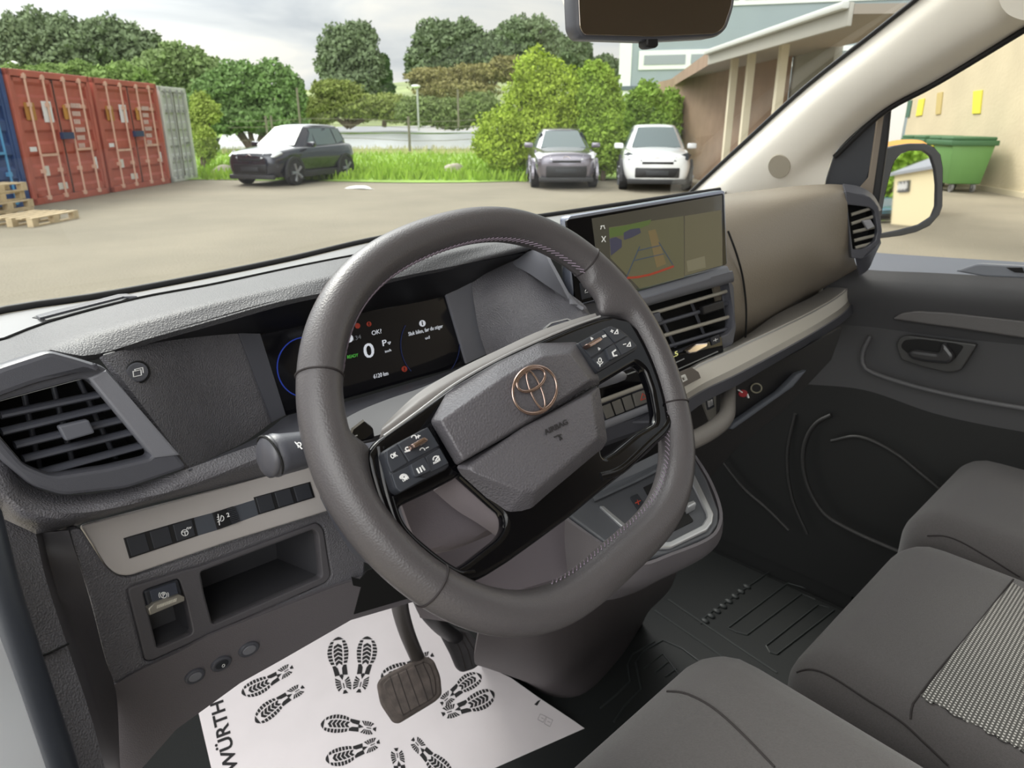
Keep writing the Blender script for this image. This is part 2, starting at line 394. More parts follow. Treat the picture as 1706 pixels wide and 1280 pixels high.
LEAF = {}
def leaf_mat(key, col):
    if key not in LEAF: LEAF[key] = mat('leaves_'+key, col, 0.9, var=0.30, vscale=1.3, spec=0.2)
    return LEAF[key]
bark = mat('bark', (98, 86, 72), 0.9, var=0.2, vscale=8)
def crown(blobs, t, count, size, seed):
    "leaf clusters filling ellipsoids; blobs in photo pixels at depth t"
    r = np.random.default_rng(seed); vs = []; k = t/F_PX
    tot = sum(b[2]*b[3] for b in blobs)
    for (u, v, ru, rv) in blobs:
        c = np.array(AD(u, v, t)); R = np.array([ru*k, ru*k, rv*k]); n = int(count*ru*rv/tot)
        d = r.normal(size=(n, 3)); d /= np.linalg.norm(d, axis=1)[:, None]
        lump = 1 + 0.16*np.sin(d[:, 0]*7+seed)*np.cos(d[:, 2]*8+seed*2) + 0.10*np.sin(d[:, 1]*15+d[:, 2]*11)
        p = c + d*R*(r.uniform(0.45, 1.0, n)**0.5*lump)[:, None]
        a = r.normal(size=(n, 3)); a /= np.linalg.norm(a, axis=1)[:, None]
        b = np.cross(a, r.normal(size=(n, 3))); b /= np.linalg.norm(b, axis=1)[:, None]
        s = size*r.uniform(0.6, 1.5, n)[:, None]
        vs.append(np.stack([p-a*s, p-b*s*0.6, p+a*s, p+b*s*0.6], 1).reshape(-1, 3))
    vs = np.concatenate(vs); n = len(vs)//4
    me = bpy.data.meshes.new('crown'); me.vertices.add(len(vs)); me.vertices.foreach_set('co', vs.ravel())
    me.loops.add(n*4); me.loops.foreach_set('vertex_index', np.arange(n*4)); me.polygons.add(n)
    me.polygons.foreach_set('loop_start', np.arange(n)*4); me.polygons.foreach_set('loop_total', np.full(n, 4)); me.update(calc_edges=True)
    return me
def tree(name, label, cat, blobs, t, base, key, col, count=5000, size=0.16, seed=1, group=None, trunk=0.18):
    g = Vector(AD(*base, t)); g.z = max(GZ, min(g.z, -0.2)) if base[1] < 215 else GZ
    th = thing(name, label, cat, g, group)
    obj('crown', crown(blobs, t, int(count*2.6), size*.58, seed), leaf_mat(key, col), th)
    bm = bmesh.new()
    for i, b in enumerate(blobs[:5]):
        c = Vector(AD(b[0], b[1], t)); mid = g.lerp(c, 0.5) + Vector((0.1*(i % 2), 0, 0.1))
        tube_bm(catmull([g, mid, c], 7), [trunk*(1-0.12*j) for j in range(7)], 7, bm=bm)
    obj('trunk', bm, bark, th)
    return th
G1 = 'trees behind the shipping containers'  # far crowns carry the haze in paler, greyer leaf colours
tree('leafy_tree', 'dark leafy tree with the highest crown above the red containers', 'tree', [(45, 85, 45, 50), (85, 75, 62, 50), (20, 100, 26, 34), (120, 92, 60, 45)], 44, (80, 210), 'dark', (122, 138, 104), 9000, 0.24, 1, G1)
tree('leafy_tree', 'dark rounded tree right of the highest crown behind the containers', 'tree', [(190, 85, 58, 48), (235, 95, 45, 42), (160, 100, 50, 40)], 46, (200, 210), 'dark', (122, 138, 104), 8000, 0.24, 2, G1)
tree('leafy_tree', 'sloping green tree over the white container', 'tree', [(300, 115, 50, 38), (340, 130, 38, 36), (270, 125, 45, 35)], 42, (310, 210), 'mid', (128, 148, 96), 7000, 0.22, 3, G1)
tree('bushy_tree', 'mid green bush along the tops of the blue and red containers', 'bush', [(20, 135, 30, 26), (80, 130, 50, 20), (130, 130, 40, 24), (200, 135, 50, 26)], 34, (110, 215), 'lush', (132, 156, 92), 8000, 0.16, 4, G1)
tree('bushy_tree', 'broad green bushy tree between the containers and the gap of sky', 'tree', [(400, 150, 55, 45), (455, 150, 42, 48), (365, 165, 45, 40), (350, 180, 50, 30), (490, 160, 20, 36), (375, 200, 55, 22), (445, 200, 60, 22)], 38, (420, 215), 'lush2', (118, 146, 90), 10000, 0.18, 5, G1)
tree('leafy_tree', 'round open tree standing alone against the sky in the gap', 'tree', [(580, 85, 48, 42), (600, 62, 28, 24), (560, 110, 34, 30), (610, 110, 30, 34), (585, 140, 50, 22)], 48, (585, 205), 'dark', (122, 138, 104), 6500, 0.22, 6)
tree('slender_tree', 'small narrow pointed tree right of the lone round tree', 'tree', [(641, 105, 8, 14), (640, 128, 13, 20), (640, 148, 18, 14)], 50, (640, 205), 'mid2', (96, 124, 76), 2200, 0.18, 7)
G2 = 'dark tree row at the skyline in the middle'
tree('leafy_tree', 'dark tree at the left end of the middle skyline row', 'tree', [(725, 85, 36, 45), (700, 110, 25, 30), (745, 70, 26, 30)], 56, (720, 200), 'dark', (122, 138, 104), 6000, 0.26, 8, G2)
tree('leafy_tree', 'dark tree with two tops in the centre of the skyline row', 'tree', [(778, 75, 30, 36), (800, 90, 30, 34), (765, 100, 30, 30)], 57, (780, 200), 'dark', (122, 138, 104), 5500, 0.26, 9, G2)
tree('leafy_tree', 'tall dark tree behind the bright green bush', 'tree', [(862, 70, 42, 36), (895, 72, 36, 38), (840, 88, 30, 32), (925, 90, 30, 32)], 56, (870, 200), 'dark', (122, 138, 104), 7500, 0.26, 10, G2)
tree('leafy_tree', 'smaller dark tree between the bright bush and the grey building', 'tree', [(960, 92, 26, 28), (1005, 120, 26, 26), (1022, 140, 16, 36)], 52, (980, 200), 'dark', (122, 138, 104), 4500, 0.24, 11, G2)
tree('scrub_bush', 'rust and green scrub on the rise below the skyline row', 'bush', [(720, 128, 45, 14), (790, 124, 45, 16), (845, 115, 35, 20), (760, 150, 70, 16)], 47, (770, 180), 'rust', (140, 136, 88), 6000, 0.16, 12)
tree('scrub_bush', 'yellowish scrub at the foot of the lone round tree', 'bush', [(560, 150, 42, 16), (530, 185, 38, 22), (600, 178, 45, 22), (650, 180, 40, 22)], 44, (580, 205), 'yellow', (140, 152, 86), 7000, 0.15, 13)
tree('scrub_bush', 'green and straw coloured scrub behind the lamp post', 'bush', [(700, 185, 40, 22), (755, 190, 40, 24), (800, 180, 35, 24)], 42, (740, 207), 'mid3', (124, 140, 88), 6000, 0.14, 14)
tree('bright_bush', 'large sunlit yellow-green bush left of the parked grey hatchback', 'bush', [(895, 130, 40, 42), (930, 165, 60, 50), (880, 180, 42, 48), (845, 215, 52, 32), (905, 235, 62, 48), (840, 250, 40, 34), (955, 225, 44, 60), (810, 240, 24, 22), (990, 140, 30, 30)], 22, (900, 285), 'bright', (158, 180, 70), 17000, 0.085, 15, trunk=0.07)
tree('bright_bush', 'sunlit bush between the grey hatchback and the white car', 'bush', [(1000, 180, 36, 60), (1010, 240, 32, 50), (990, 130, 24, 28)], 21, (1005, 285), 'bright2', (144, 172, 72), 7000, 0.085, 16, trunk=0.07)
tree('bright_bush', 'sunlit green bush behind the roof of the white car', 'bush', [(1075, 180, 34, 40), (1115, 185, 22, 34), (1050, 200, 28, 40), (1100, 225, 34, 36)], 23, (1080, 285), 'bright3', (140, 172, 76), 8000, 0.085, 17, trunk=0.07)
tree('sapling', 'young yellow-green sapling beside the white container', 'tree', [(335, 172, 17, 18), (350, 188, 18, 18), (330, 205, 18, 26), (342, 240, 20, 28)], 24.5, (338, 294), 'sap', (158, 176, 88), 3500, 0.08, 18, trunk=0.04)
# tall meadow growth: uncountable
def blades(name, quad, count, hgt, key, col, label, seed, wid=0.02):
    r = np.random.default_rng(seed); vs = []
    for _ in range(count):
        s, t = r.random(), r.random(); p = gp(quad[0][0]+(quad[1][0]-quad[0][0])*s, (quad[0][1]+(quad[1][1]-quad[0][1])*s)*(1-t) + (quad[3][1]+(quad[2][1]-quad[3][1])*s)*t)
        h = hgt*r.uniform(0.4, 1.1); a = r.uniform(0, PI); w = wid*r.uniform(0.7, 1.6); dx, dy = math.cos(a)*w, math.sin(a)*w; l = r.normal(size=2)*h*0.25
        vs += [(p.x-dx, p.y-dy, GZ), (p.x+dx, p.y+dy, GZ), (p.x+l[0]+dx*.3, p.y+l[1]+dy*.3, GZ+h), (p.x+l[0]-dx*.3, p.y+l[1]-dy*.3, GZ+h)]
    n = len(vs)//4; me = bpy.data.meshes.new(name); me.from_pydata(vs, [], [tuple(range(4*i, 4*i+4)) for i in range(n)])
    tag(obj(name, me, leaf_mat(key, col)), label, 'grass', kind='stuff')
blades('tall_grass', [(330, 300), (880, 303), (880, 262), (330, 258)], 9000, 0.30, 'grass', (140, 170, 64), 'bright green long grass between the cars and the white sheeting', 21, 0.035)
blades('dry_grass', [(370, 262), (820, 262), (820, 252), (370, 250)], 2500, 0.40, 'straw', (190, 184, 140), 'straw coloured tall grass in front of the long white sheeting', 22, 0.02)
# long white strip, its slope shaped to catch sky light and read white
wa, wb = gp(360, 252), gp(800, 252)
d = (wb-wa).normalized(); nrm = Vector((-d.y, d.x, 0))
Mw = Matrix(((d.x, nrm.x, 0, wa.x), (d.y, nrm.y, 0, wa.y), (0, 0, 1, GZ), (0, 0, 0, 1)))
L = (wb-wa).length
th = thing('white_sheeting', 'long low white strip running behind the meadow grass', 'cover', Mw)
wp = mat('white_sheet', (236, 238, 242), 0.7, var=0.04, vscale=0.8)
o = obj('sheet', loft_bm([[Vector((x, 0.02*math.sin(x*2), 0.05)) for x in np.linspace(0, L, 30)], [Vector((x, .7, 0.55+.02*math.sin(x*3))) for x in np.linspace(0, L, 30)], [Vector((x, 1.8, 1.12+.03*math.sin(x*1.3))) for x in np.linspace(0, L, 30)]], same=True, across=3, curve_across=True), wp, th, local=True); mods(o, ('solid', .02, 1)); smooth(o, 60)
box('earth_bank', (0, 1.5, 0), (L, 2.2, 1.05), grass_m, th, local=True)
# boulders
def boulder(u, v, w, label, seed):
    p = gp(u, v); r = np.random.default_rng(seed); bm = bmesh.new(); bmesh.ops.create_icosphere(bm, subdivisions=3, radius=1)
    for q in bm.verts:
        c = q.co; s = 1+0.10*math.sin(c.x*4+seed)+0.08*math.cos(c.y*6+seed)+0.05*math.sin(c.z*9); q.co = Vector((c.x*w*s, c.y*w*s*0.8, max(-0.15, c.z)*w*0.62*s)) + p
    tag(smooth(obj('boulder', bm, mat('boulder_stone', (160, 152, 138), 0.9, var=0.15, vscale=5)), 80), label, 'boulder')
boulder(372, 291, 0.45, 'grey boulder in the grass between the white container and the dark car', 1)
boulder(757, 290, 0.50, 'grey boulder in the grass below the right end of the white sheeting', 2)
# lamp post, fence posts
post_m = mat('galvanised', (176, 178, 176), 0.5, metal=0.4)
def vert(u, v0, v1, t):
    b = Vector(AD(u, v1, t)); a = Vector(AD(u, v0, t)); a.x, a.y = b.x, b.y; return b, a
b, a = vert(698, 147, 218, 36)
th = thing('street_lamp', 'thin pale street lamp on the rise in front of the scrub', 'lamp post', b)
tube('pole', [b, a], 0.05, post_m, th, 8); bm = bmesh.new(); bmesh.ops.create_uvsphere(bm, u_segments=12, v_segments=8, radius=0.17, matrix=Matrix.Translation(a+Vector((-0.08, 0, 0.05))) @ Matrix.Diagonal((1.5, 1.2, 0.5, 1)))
smooth(obj('lamp_head', bm, mat('lamp_white', (235, 235, 230), 0.4), th), 80)
b, a = vert(46, 112, 220, 38)
th = thing('street_lamp', 'pale round street lamp head rising above the left red container', 'lamp post', b)
tube('pole', [b, a], 0.06, post_m, th, 8); bm = bmesh.new(); bmesh.ops.create_uvsphere(bm, u_segments=12, v_segments=8, radius=0.24, matrix=Matrix.Translation(a+Vector((0, 0, 0.05))) @ Matrix.Diagonal((1.3, 1.2, 0.7, 1)))
smooth(obj('lamp_head', bm, MATS['lamp_white'], th), 80)
fp = [(683, 194, 252, 'in the middle of the fence, left of the boulder'), (447, 193, 236, 'behind the dark car, left of two'), (456, 193, 236, 'behind the dark car, right of two'), (503, 148, 236, 'tall one left of the lone round tree'), (764, 150, 212, 'beside the scrub on the rise')]
for u, v0, v1, lab in fp:
    b, a = vert(u, v0, v1, 30 if u != 683 else 24)
    tag(obj('fence_post', tube_bm([b, a], 0.045, 6), mat('post_dark', (120, 116, 100), 0.8)), 'thin fence post '+lab, 'post', 'fence posts along the meadow')
bm = bmesh.new()
for v in (200, 210, 232):
    P = [Vector(AD(u, v + 3*math.sin(u*0.02), 30 - (u-380)*0.012)) for u in (380, 447, 520, 600, 683, 740, 800)]
    tube_bm(P, 0.012, 4, bm=bm)
tag(obj('fence_wire', bm, MATS['post_dark']), 'wires of the meadow fence strung between the posts', 'wire', kind='stuff')

# ---------------------------------------------------------------- shipping containers
def container(label, A, B, hgt, depth, col, name='shipping_container', blue=False, extras=True, seed=0, kind='red'):
    a, b = gp(*A), gp(*B); x = (b-a); W = x.length; x.normalize(); y = Vector((-x.y, x.x, 0))
    if y.dot(a) < 0: y = -y
    M = Matrix(((x.x, y.x, 0, a.x), (x.y, y.y, 0, a.y), (0, 0, 1, GZ), (0, 0, 0, 1)))
    th = thing(name, label, 'shipping container', M, 'row of shipping containers')
    paint = mat('container_'+kind, col, 0.6, var=0.14, vscale=2.2); dark = mat('container_seal', (62, 48, 44), 0.8)
    steel = mat('container_bar_'+kind, (min(255, col[0]+34), min(255, col[1]+78), min(255, col[2]+74)) if kind != 'white' else (150, 152, 148), 0.5)
    H = hgt
    # shell
    bm = bmesh.new(); box_bm((0, 0.12, 0.08), (W, depth, H-0.06), bm)
    obj('container_shell', bm, paint, th, local=True)
    bm = bmesh.new()
    for lo, hi in (((0, 0, 0), (0.11, 0.16, H)), ((W-0.11, 0, 0), (W, 0.16, H)), ((0, 0, 0), (W, 0.16, 0.14)), ((0, 0, H-0.13), (W, 0.16, H))): box_bm(lo, hi, bm)
    o = obj('door_frame', bm, paint, th, local=True); mods(o, ('bevel', 0.012, 2))
    for s in (0, 1):
        x0 = 0.12 + s*(W/2-0.11); x1 = x0 + W/2-0.135; bm = bmesh.new()
        n = 5; zz = 0.17; hh = (H-0.34)/n
        prof = []
        for i in range(n):
            z0 = zz+i*hh; prof += [(z0, 0.03), (z0+hh*0.24, 0.03), (z0+hh*0.36, 0.075), (z0+hh*0.74, 0.075), (z0+hh*0.86, 0.03)]
        prof.append((zz+n*hh, 0.03))
        va = [(bm.verts.new((x0+0.05, yy, z)), bm.verts.new((x1-0.05, yy, z))) for z, yy in prof]
        for p, q in zip(va, va[1:]): bm.faces.new((p[0], p[1], q[1], q[0]))
        for lo, hi in (((x0, 0.02, zz-0.02), (x0+0.06, 0.08, H-0.15)), ((x1-0.06, 0.02, zz-0.02), (x1, 0.08, H-0.15)), ((x0, 0.02, zz-0.02), (x1, 0.08, zz+0.05)), ((x0, 0.02, H-0.22), (x1, 0.08, H-0.15))): box_bm(lo, hi, bm)
        dr = obj('door', bm, paint, th, local=True)
        for fx in (0.28, 0.74):
            xx = x0+(x1-x0)*fx; bm = tube_bm([(xx, -0.02, 0.07), (xx, -0.02, H-0.06)], 0.022, 7)
            for z in (0.12, H*0.25, H*0.75, H-0.12): box_bm((xx-0.05, -0.035, z-0.04), (xx+0.05, 0.03, z+0.04), bm)
            box_bm((xx-0.02, -0.05, 0.95+0.08*s), (xx+0.30*(1 if fx < .5 else -1), -0.03, 1.0+0.08*s), bm)
            obj('locking_bar', bm, steel, th, local=True)
    obj('door_gasket', box_bm((W/2-0.018, 0.01, 0.14), (W/2+0.018, 0.05, H-0.14)), dark, th, local=True)
    def sticker(x, z, w, h, c, nm): obj('sticker', box_bm((x*W-w/2, -0.002+0.012, z*H-h/2), (x*W+w/2, 0.026, z*H+h/2)), mat(nm, c, 0.7), th, local=True)
    if kind == 'red':
        sticker(0.18, 0.70, 0.30, 0.34, (178, 128, 60), 'sticker_ochre'); sticker(0.62, 0.70, 0.22, 0.30, (190, 140, 66), 'sticker_ochre2')
        sticker(0.38, 0.70, 0.30, 0.42, (226, 228, 230), 'sticker_white'); sticker(0.22, 0.25, 0.16, 0.20, (214, 212, 205), 'sticker_grey'); sticker(0.88, 0.28, 0.10, 0.26, (222, 222, 220), 'sticker_white')
        sticker(0.12, 0.42, 0.20, 0.09, (220, 214, 210), 'sticker_white'); sticker(0.38, 0.12, 0.30, 0.14, (216, 205, 205), 'sticker_grey')
        fr = Frame(M @ Vector((0, 0.024, 0)), -y, x); wm = mat('stencil_white', (226, 214, 205), 0.8)
        for i in range(6):
            z = H*0.74 - i*0.17; strokes('stencil_mark', fr, [[(W*.70+k*.062, z), (W*.70+k*.062, z+.08)] for k in range(6-(i % 3))], .03, wm, th, .004, px=False)
        obj('lock_box', box_bm((W*0.46, -0.08, 1.28), (W*0.60, 0.0, 1.42)), mat('lock_navy', (48, 62, 98), 0.5), th, local=True)
    return th, M, W
container('long blue shipping container at the left edge of the view', (-130, 372), (54, 343), 2.62, 5.9, (52, 78, 128), kind='blue')
container('rust red shipping container next to the blue one, with a white placard', (60, 342.6), (184, 322.2), 2.62, 5.9, (178, 96, 80), seed=1)
container('rust red shipping container beside the white one', (188, 321), (286, 305), 2.62, 5.9, (178, 96, 80), seed=2)
container('off-white shipping container at the right end of the row', (289, 304), (331, 297), 2.58, 5.9, (206, 208, 202), kind='white')
# pallets
wood = mat('pallet_wood', (190, 172, 140), 0.9, var=0.15, vscale=9)
def pallet(c, rz, label, group='stack of wooden pallets'):
    M = Matrix.Translation(c) @ Matrix.Rotation(rz, 4, 'Z'); th = thing('wooden_pallet', label, 'pallet', M, group)
    for i in range(5): obj('deck_board', box_bm((-0.6, -0.4+i*0.175, 0.122), (0.6, -0.4+i*0.175+0.1, 0.144)), wood, th, local=True)
    for i in range(3): obj('runner', box_bm((-0.6, -0.4+i*0.35, 0.0), (0.6, -0.4+i*0.35+0.1, 0.022)), wood, th, local=True)
    bm = bmesh.new()
    for i in range(3):
        for j in range(3): box_bm((-0.6+j*0.53, -0.4+i*0.35, 0.022), (-0.46+j*0.53, -0.4+i*0.35+0.1, 0.122), bm)
    obj('block', bm, wood, th, local=True)
pc = gp(28, 372); pc2 = gp(-12, 368)
pallet(pc+Vector((0.25, -0.1, 0)), 0.75, 'lowest wooden pallet lying furthest out on the asphalt')
for i in range(4): pallet(pc2+Vector((0.06*(i % 2)-0.02*i, 0.25+0.05*i, 0.0+0.15*i)), 0.7+0.06*(i % 3), ['bottom wooden pallet of the left stack', 'second wooden pallet from the bottom of the left stack', 'third wooden pallet from the bottom of the left stack', 'topmost wooden pallet of the left stack'][i])

# ---------------------------------------------------------------- cars
tyre = mat('tyre_rubber', (34, 34, 36), 0.8); alloy = mat('alloy', (150, 152, 156), 0.35, metal=0.8)
car_glass = mat('car_glass', (96, 108, 110), 0.12, spec=.6); cladding = mat('car_cladding', (44, 44, 46), 0.6)
lamp_glass = mat('lamp_glass', (210, 214, 216), 0.15, coat=1.0)
def car(name, label, u, v, rz, paintcol, key, L=4.18, W=1.77, H=1.55, hood=0.98, suv=True, roofcol=None, metallic=0.2):
    M = Matrix.Translation(gp(u, v) if v is not None else u) @ Matrix.Rotation(rz, 4, 'Z')    # local x forward, y left
    th = thing(name, label, 'car', M, 'cars parked outside'); paint = mat('paint_'+key, paintcol, 0.22, metal=metallic, coat=1.0); w = W/2
    roofm = mat('paint_roof_'+key, roofcol, 0.25, coat=1.0) if roofcol else paint
    hl = L/2; wheel_r = 0.34; bx = (hl-0.82, -hl+0.80)
    # lower body, lofted nose to tail. sections: x, half width at sill / hip / shoulder, z sill, hip, shoulder, deck, deck half width
    S = [(hl, .55, .62, .60, .30, .55, .72, .80), (hl-.06, .74, .80, .74, .24, .52, .78, .88), (hl-.22, .84, .90, .84, .22, .52, .84, .94), (hl-.75, .86, .97, .92, .22, .58, .90, hood+.02), (hl-1.25, .87, .95, .94, .22, .58, .95, hood+.08),
         (0.2, .87, .95, .94, .22, .58, .98, 1.02), (-0.8, .87, .96, .94, .22, .58, 1.0, 1.04), (-hl+.8, .87, 1.0, .95, .24, .60, 1.02, 1.06), (-hl+.22, .82, .94, .88, .28, .58, 1.02, 1.06), (-hl+.03, .72, .82, .74, .36, .60, .96, 1.0)]
    bm = bmesh.new(); R = []
    for (x, ws, wh, wsh, zs, zh, zsh, zd) in S:
        half = [(0, zs-.02), (ws*w*.8, zs-.01), (ws*w, zs+.04), (wh*w, zh), (wh*w*.995, zh+.14), (wsh*w, zsh), (wsh*w*.86, zsh+(zd-zsh)*.6), (wsh*w*.5, zd-.01), (0, zd)]
        ring = [(x, y, z) for y, z in half] + [(x, -y, z) for y, z in half[-2:0:-1]]
        R.append([bm.verts.new(p) for p in ring])
    for A, B in zip(R, R[1:]):
        for k in range(len(A)): bm.faces.new((A[k], A[(k+1) % len(A)], B[(k+1) % len(A)], B[k]))
    bm.faces.new(R[0]); bm.faces.new(R[-1])
    o = obj('body_shell', bm, paint, th, local=True); mods(o, ('sub', 1)); smooth(o, 60)
    # greenhouse
    base = [(hl-1.12, .72), (hl-1.45, .86), (-0.6, .88), (-hl+.55, .84), (-hl+.22, .66)]; roof = [(hl-1.95, .50), (hl-2.15, .60), (-0.7, .64), (-hl+.75, .60), (-hl+.55, .50)]
    zb, zr = hood-0.02, H
    def pt(i, s, t, out=0.0):
        a, b = base[i], roof[i]; x = a[0]+(b[0]-a[0])*t; y = (a[1]+(b[1]-a[1])*t)*w; return Vector((x, s*(y+out), zb+(zr-0.07-zb)*t + 0.04*t*(1-t)))
    bm = bmesh.new(); ringB = [bm.verts.new(pt(i, 1, 0)) for i in range(5)] + [bm.verts.new(pt(i, -1, 0)) for i in range(4, -1, -1)]
    ringT = [bm.verts.new(pt(i, 1, 1)) for i in range(5)] + [bm.verts.new(pt(i, -1, 1)) for i in range(4, -1, -1)]
    for k in range(10): bm.faces.new((ringB[k], ringB[(k+1) % 10], ringT[(k+1) % 10], ringT[k]))
    bm.faces.new(ringT); bm.faces.new(ringB)
    o = obj('cabin_shell', bm, paint, th, local=True); mods(o, ('bevel', 0.05, 3, 20)); smooth(o, 50)
    bm = bmesh.new(); rr = []
    for i, (x, y) in enumerate([(roof[0][0]+.02, .47), (roof[1][0], .585), (-0.3, .645), (-0.9, .63), (roof[3][0], .58), (roof[4][0]-.08, .47)]):
        zt = zr-(.05, .015, 0.0, .005, .03, .07)[i]; rr.append([bm.verts.new(q) for q in ((x, y*w, zr-.085), (x, y*w*.93, zt-.012), (x, 0, zt), (x, -y*w*.93, zt-.012), (x, -y*w, zr-.085))])
    for A, B in zip(rr, rr[1:]):
        for k in range(4): bm.faces.new((A[k], A[k+1], B[k+1], B[k]))
    o = obj('roof', bm, roofm, th, local=True); mods(o, ('solid', 0.03, -1), ('sub', 1)); smooth(o, 60)
    def quad(name, P, m, off=0.012):
        bm = bmesh.new(); vs = [bm.verts.new(p) for p in P]; f = bm.faces.new(vs); bm.normal_update(); n = f.normal.copy(); c = f.calc_center_median()
        if n.dot(c-Vector((-0.3, 0, 0.9))) < 0: n = -n
        r = bmesh.ops.extrude_face_region(bm, geom=[f]); 
        for q in [g for g in r['geom'] if isinstance(g, bmesh.types.BMVert)]: q.co += n*off
        return obj(name, bm, m, th, local=True)
    def lerp(a, b, t): return a.lerp(b, t)
    fA, fB, fC, fD = pt(0, 1, .1), pt(0, -1, .1), pt(0, -1, .93), pt(0, 1, .93)
    quad('windscreen', [fA, fB, fC, fD], car_glass, 0.02)
    rA, rB, rC, rD = pt(4, 1, .25), pt(4, -1, .25), pt(4, -1, .9), pt(4, 1, .9); quad('rear_window', [rA, rB, rC, rD], car_glass, 0.02)
    for s in (1, -1):
        def sp(x, t):
            # point on the side glass
            a = np.interp(x, [-hl+.55, -0.6, hl-1.45], [.84, .88, .86]); b = np.interp(x, [-hl+.75, -0.7, hl-2.15], [.60, .64, .60]); return Vector((x, s*((a+(b-a)*t)*w+0.002), zb+(zr-.07-zb)*t+.04*t*(1-t)))
        quad('side_window', [sp(hl-1.62, .1), sp(0.12, .1), sp(0.10, .88), sp(hl-2.12, .88)], car_glass)
        quad('side_window', [sp(0.0, .1), sp(-1.0, .12), sp(-0.95, .88), sp(-0.0, .88)], car_glass)
        quad('side_window', [sp(-1.08, .14), sp(-1.5, .3), sp(-1.38, .8), sp(-1.03, .86)], car_glass)
        o = box('side_mirror', (hl-1.62, s*(w*.92) if s > 0 else -w*.92-.24, .98), (hl-1.48, s*(w*.92)+.24 if s > 0 else -w*.92, 1.12), paint, th, 0.04, local=True)
        # headlamp
        bm = bmesh.new(); P = [(hl-.05, s*.40*w, .70), (hl-.16, s*.80*w, .74), (hl-.42, s*.90*w, .84), (hl-.35, s*.78*w, .90), (hl-.10, s*.45*w, .80)]
        vs = [bm.verts.new(p) for p in P]; f = bm.faces.new(vs); r = bmesh.ops.extrude_face_region(bm, geom=[f])
        for q in [g for g in r['geom'] if isinstance(g, bmesh.types.BMVert)]: q.co += Vector((0.05, s*0.02, 0.03))
        obj('headlamp', bm, lamp_glass if key != 'white' else mat('headlamp_dark', (60, 66, 72), 0.15, coat=1.0), th, local=True)
        for x in bx:
            # arch cladding and wheel
            c = Vector((x, s*(w-0.10), wheel_r))
            bm = bmesh.new(); n = 20
            arc = [(math.cos(a)*0.42, math.sin(a)*0.42) for a in np.linspace(-0.25, PI+.25, n)]; arc2 = [(math.cos(a)*0.345, math.sin(a)*0.345) for a in np.linspace(-0.25, PI+.25, n)]
            va = [[bm.verts.new((x+p[0], s*(w*0.93+dd), wheel_r+p[1])) for p, dd in ((a, .0), (a, .065), (b, .065), (b, .0))] for a, b in zip(arc, arc2)]
            for A, B in zip(va, va[1:]):
                for k in range(4): bm.faces.new((A[k], A[(k+1) % 4], B[(k+1) % 4], B[k]))
            obj('wheel_arch', bm, cladding if suv else paint, th, local=True)
            bm = bmesh.new(); bmesh.ops.create_cone(bm, segments=28, radius1=wheel_r, radius2=wheel_r, depth=0.22, cap_ends=True, matrix=Matrix.Translation(c) @ Matrix.Rotation(PI/2, 4, 'X'))
            wo = obj('wheel', bm, tyre, th, local=True); mods(wo, ('bevel', 0.03, 2)); smooth(wo, 40); WM[wo.name] = WM[th.name] @ Matrix.Translation(wo.location)
            bm = bmesh.new()
            for k in range(5):
                a = 2*PI*k/5; dx, dz = math.cos(a), math.sin(a); q = Vector((x, s*(w+0.005), wheel_r))
                tube_bm([q, q+Vector((dx*.24, 0, dz*.24))], [0.035, 0.05], 6, bm=bm)
            tube_bm([Vector((x, s*(w-.01), wheel_r))+Vector((math.cos(t)*.235, 0, math.sin(t)*.235)) for t in np.linspace(0, 2*PI, 24, endpoint=False)], 0.018, 5, True, bm=bm)
            bm.transform(Matrix.Translation(-wo.location)); obj('rim', bm, alloy, wo, local=True)
        box('sill_cladding', (bx[1]+.4, s*w*.90-.02 if s > 0 else -w*.90-.02-.02, .20), (bx[0]-.4, s*w*.90+.05 if s > 0 else -w*.90+.02, .36), cladding, th, 0.01, local=True)
    # nose
    box('grille', (hl-.06, -.60*w, .34 if suv else .30), (hl+.01, .60*w, .58), black_matt, th, 0.03, local=True)
    box('lower_bumper', (hl-.14, -.80*w, .19), (hl+.0, .80*w, .31), cladding, th, 0.03, local=True)
    box('upper_grille', (hl-.07, -.42*w, .66), (hl-.0, .42*w, .72), black_matt, th, 0.01, local=True)
    o = box('number_plate', (hl+.0, -.27, .40), (hl+.02, .27, .51), mat('plate_blank_'+key, (52, 54, 58) if key == 'white' else (40, 42, 46), 0.5), th, 0.004, local=True)
    bm = tube_bm([(hl-.02, .085*math.cos(t), .76+.055*math.sin(t)) for t in np.linspace(0, 2*PI, 18, endpoint=False)], 0.009, 5, True); obj('nose_badge', bm, chrome, th, local=True)
    return th
def heading(u, v, off): # yaw that points the car's nose back at us plus an offset
    p = gp(u, v); return math.atan2(-p.y, -p.x) + off
car('crossover_car', 'near-black crossover car parked left, its blue-reflecting side turned to us', 497, 302, heading(497, 302, -0.62), (46, 48, 58), 'dark', metallic=0.5, H=1.60)
car('hatchback_car', 'violet-grey hatchback car parked nose towards us beside the bright bush', 933, 306, heading(933, 306, 0.08), (120, 116, 126), 'grey', L=3.95, W=1.74, H=1.50, hood=.95, suv=False, metallic=0.6)
car('crossover_car', 'white crossover car parked nose towards us, nearest the shed', 1085, 309, heading(1085, 309, 0.06), (236, 238, 240), 'white', W=1.80, H=1.60, metallic=0.0)
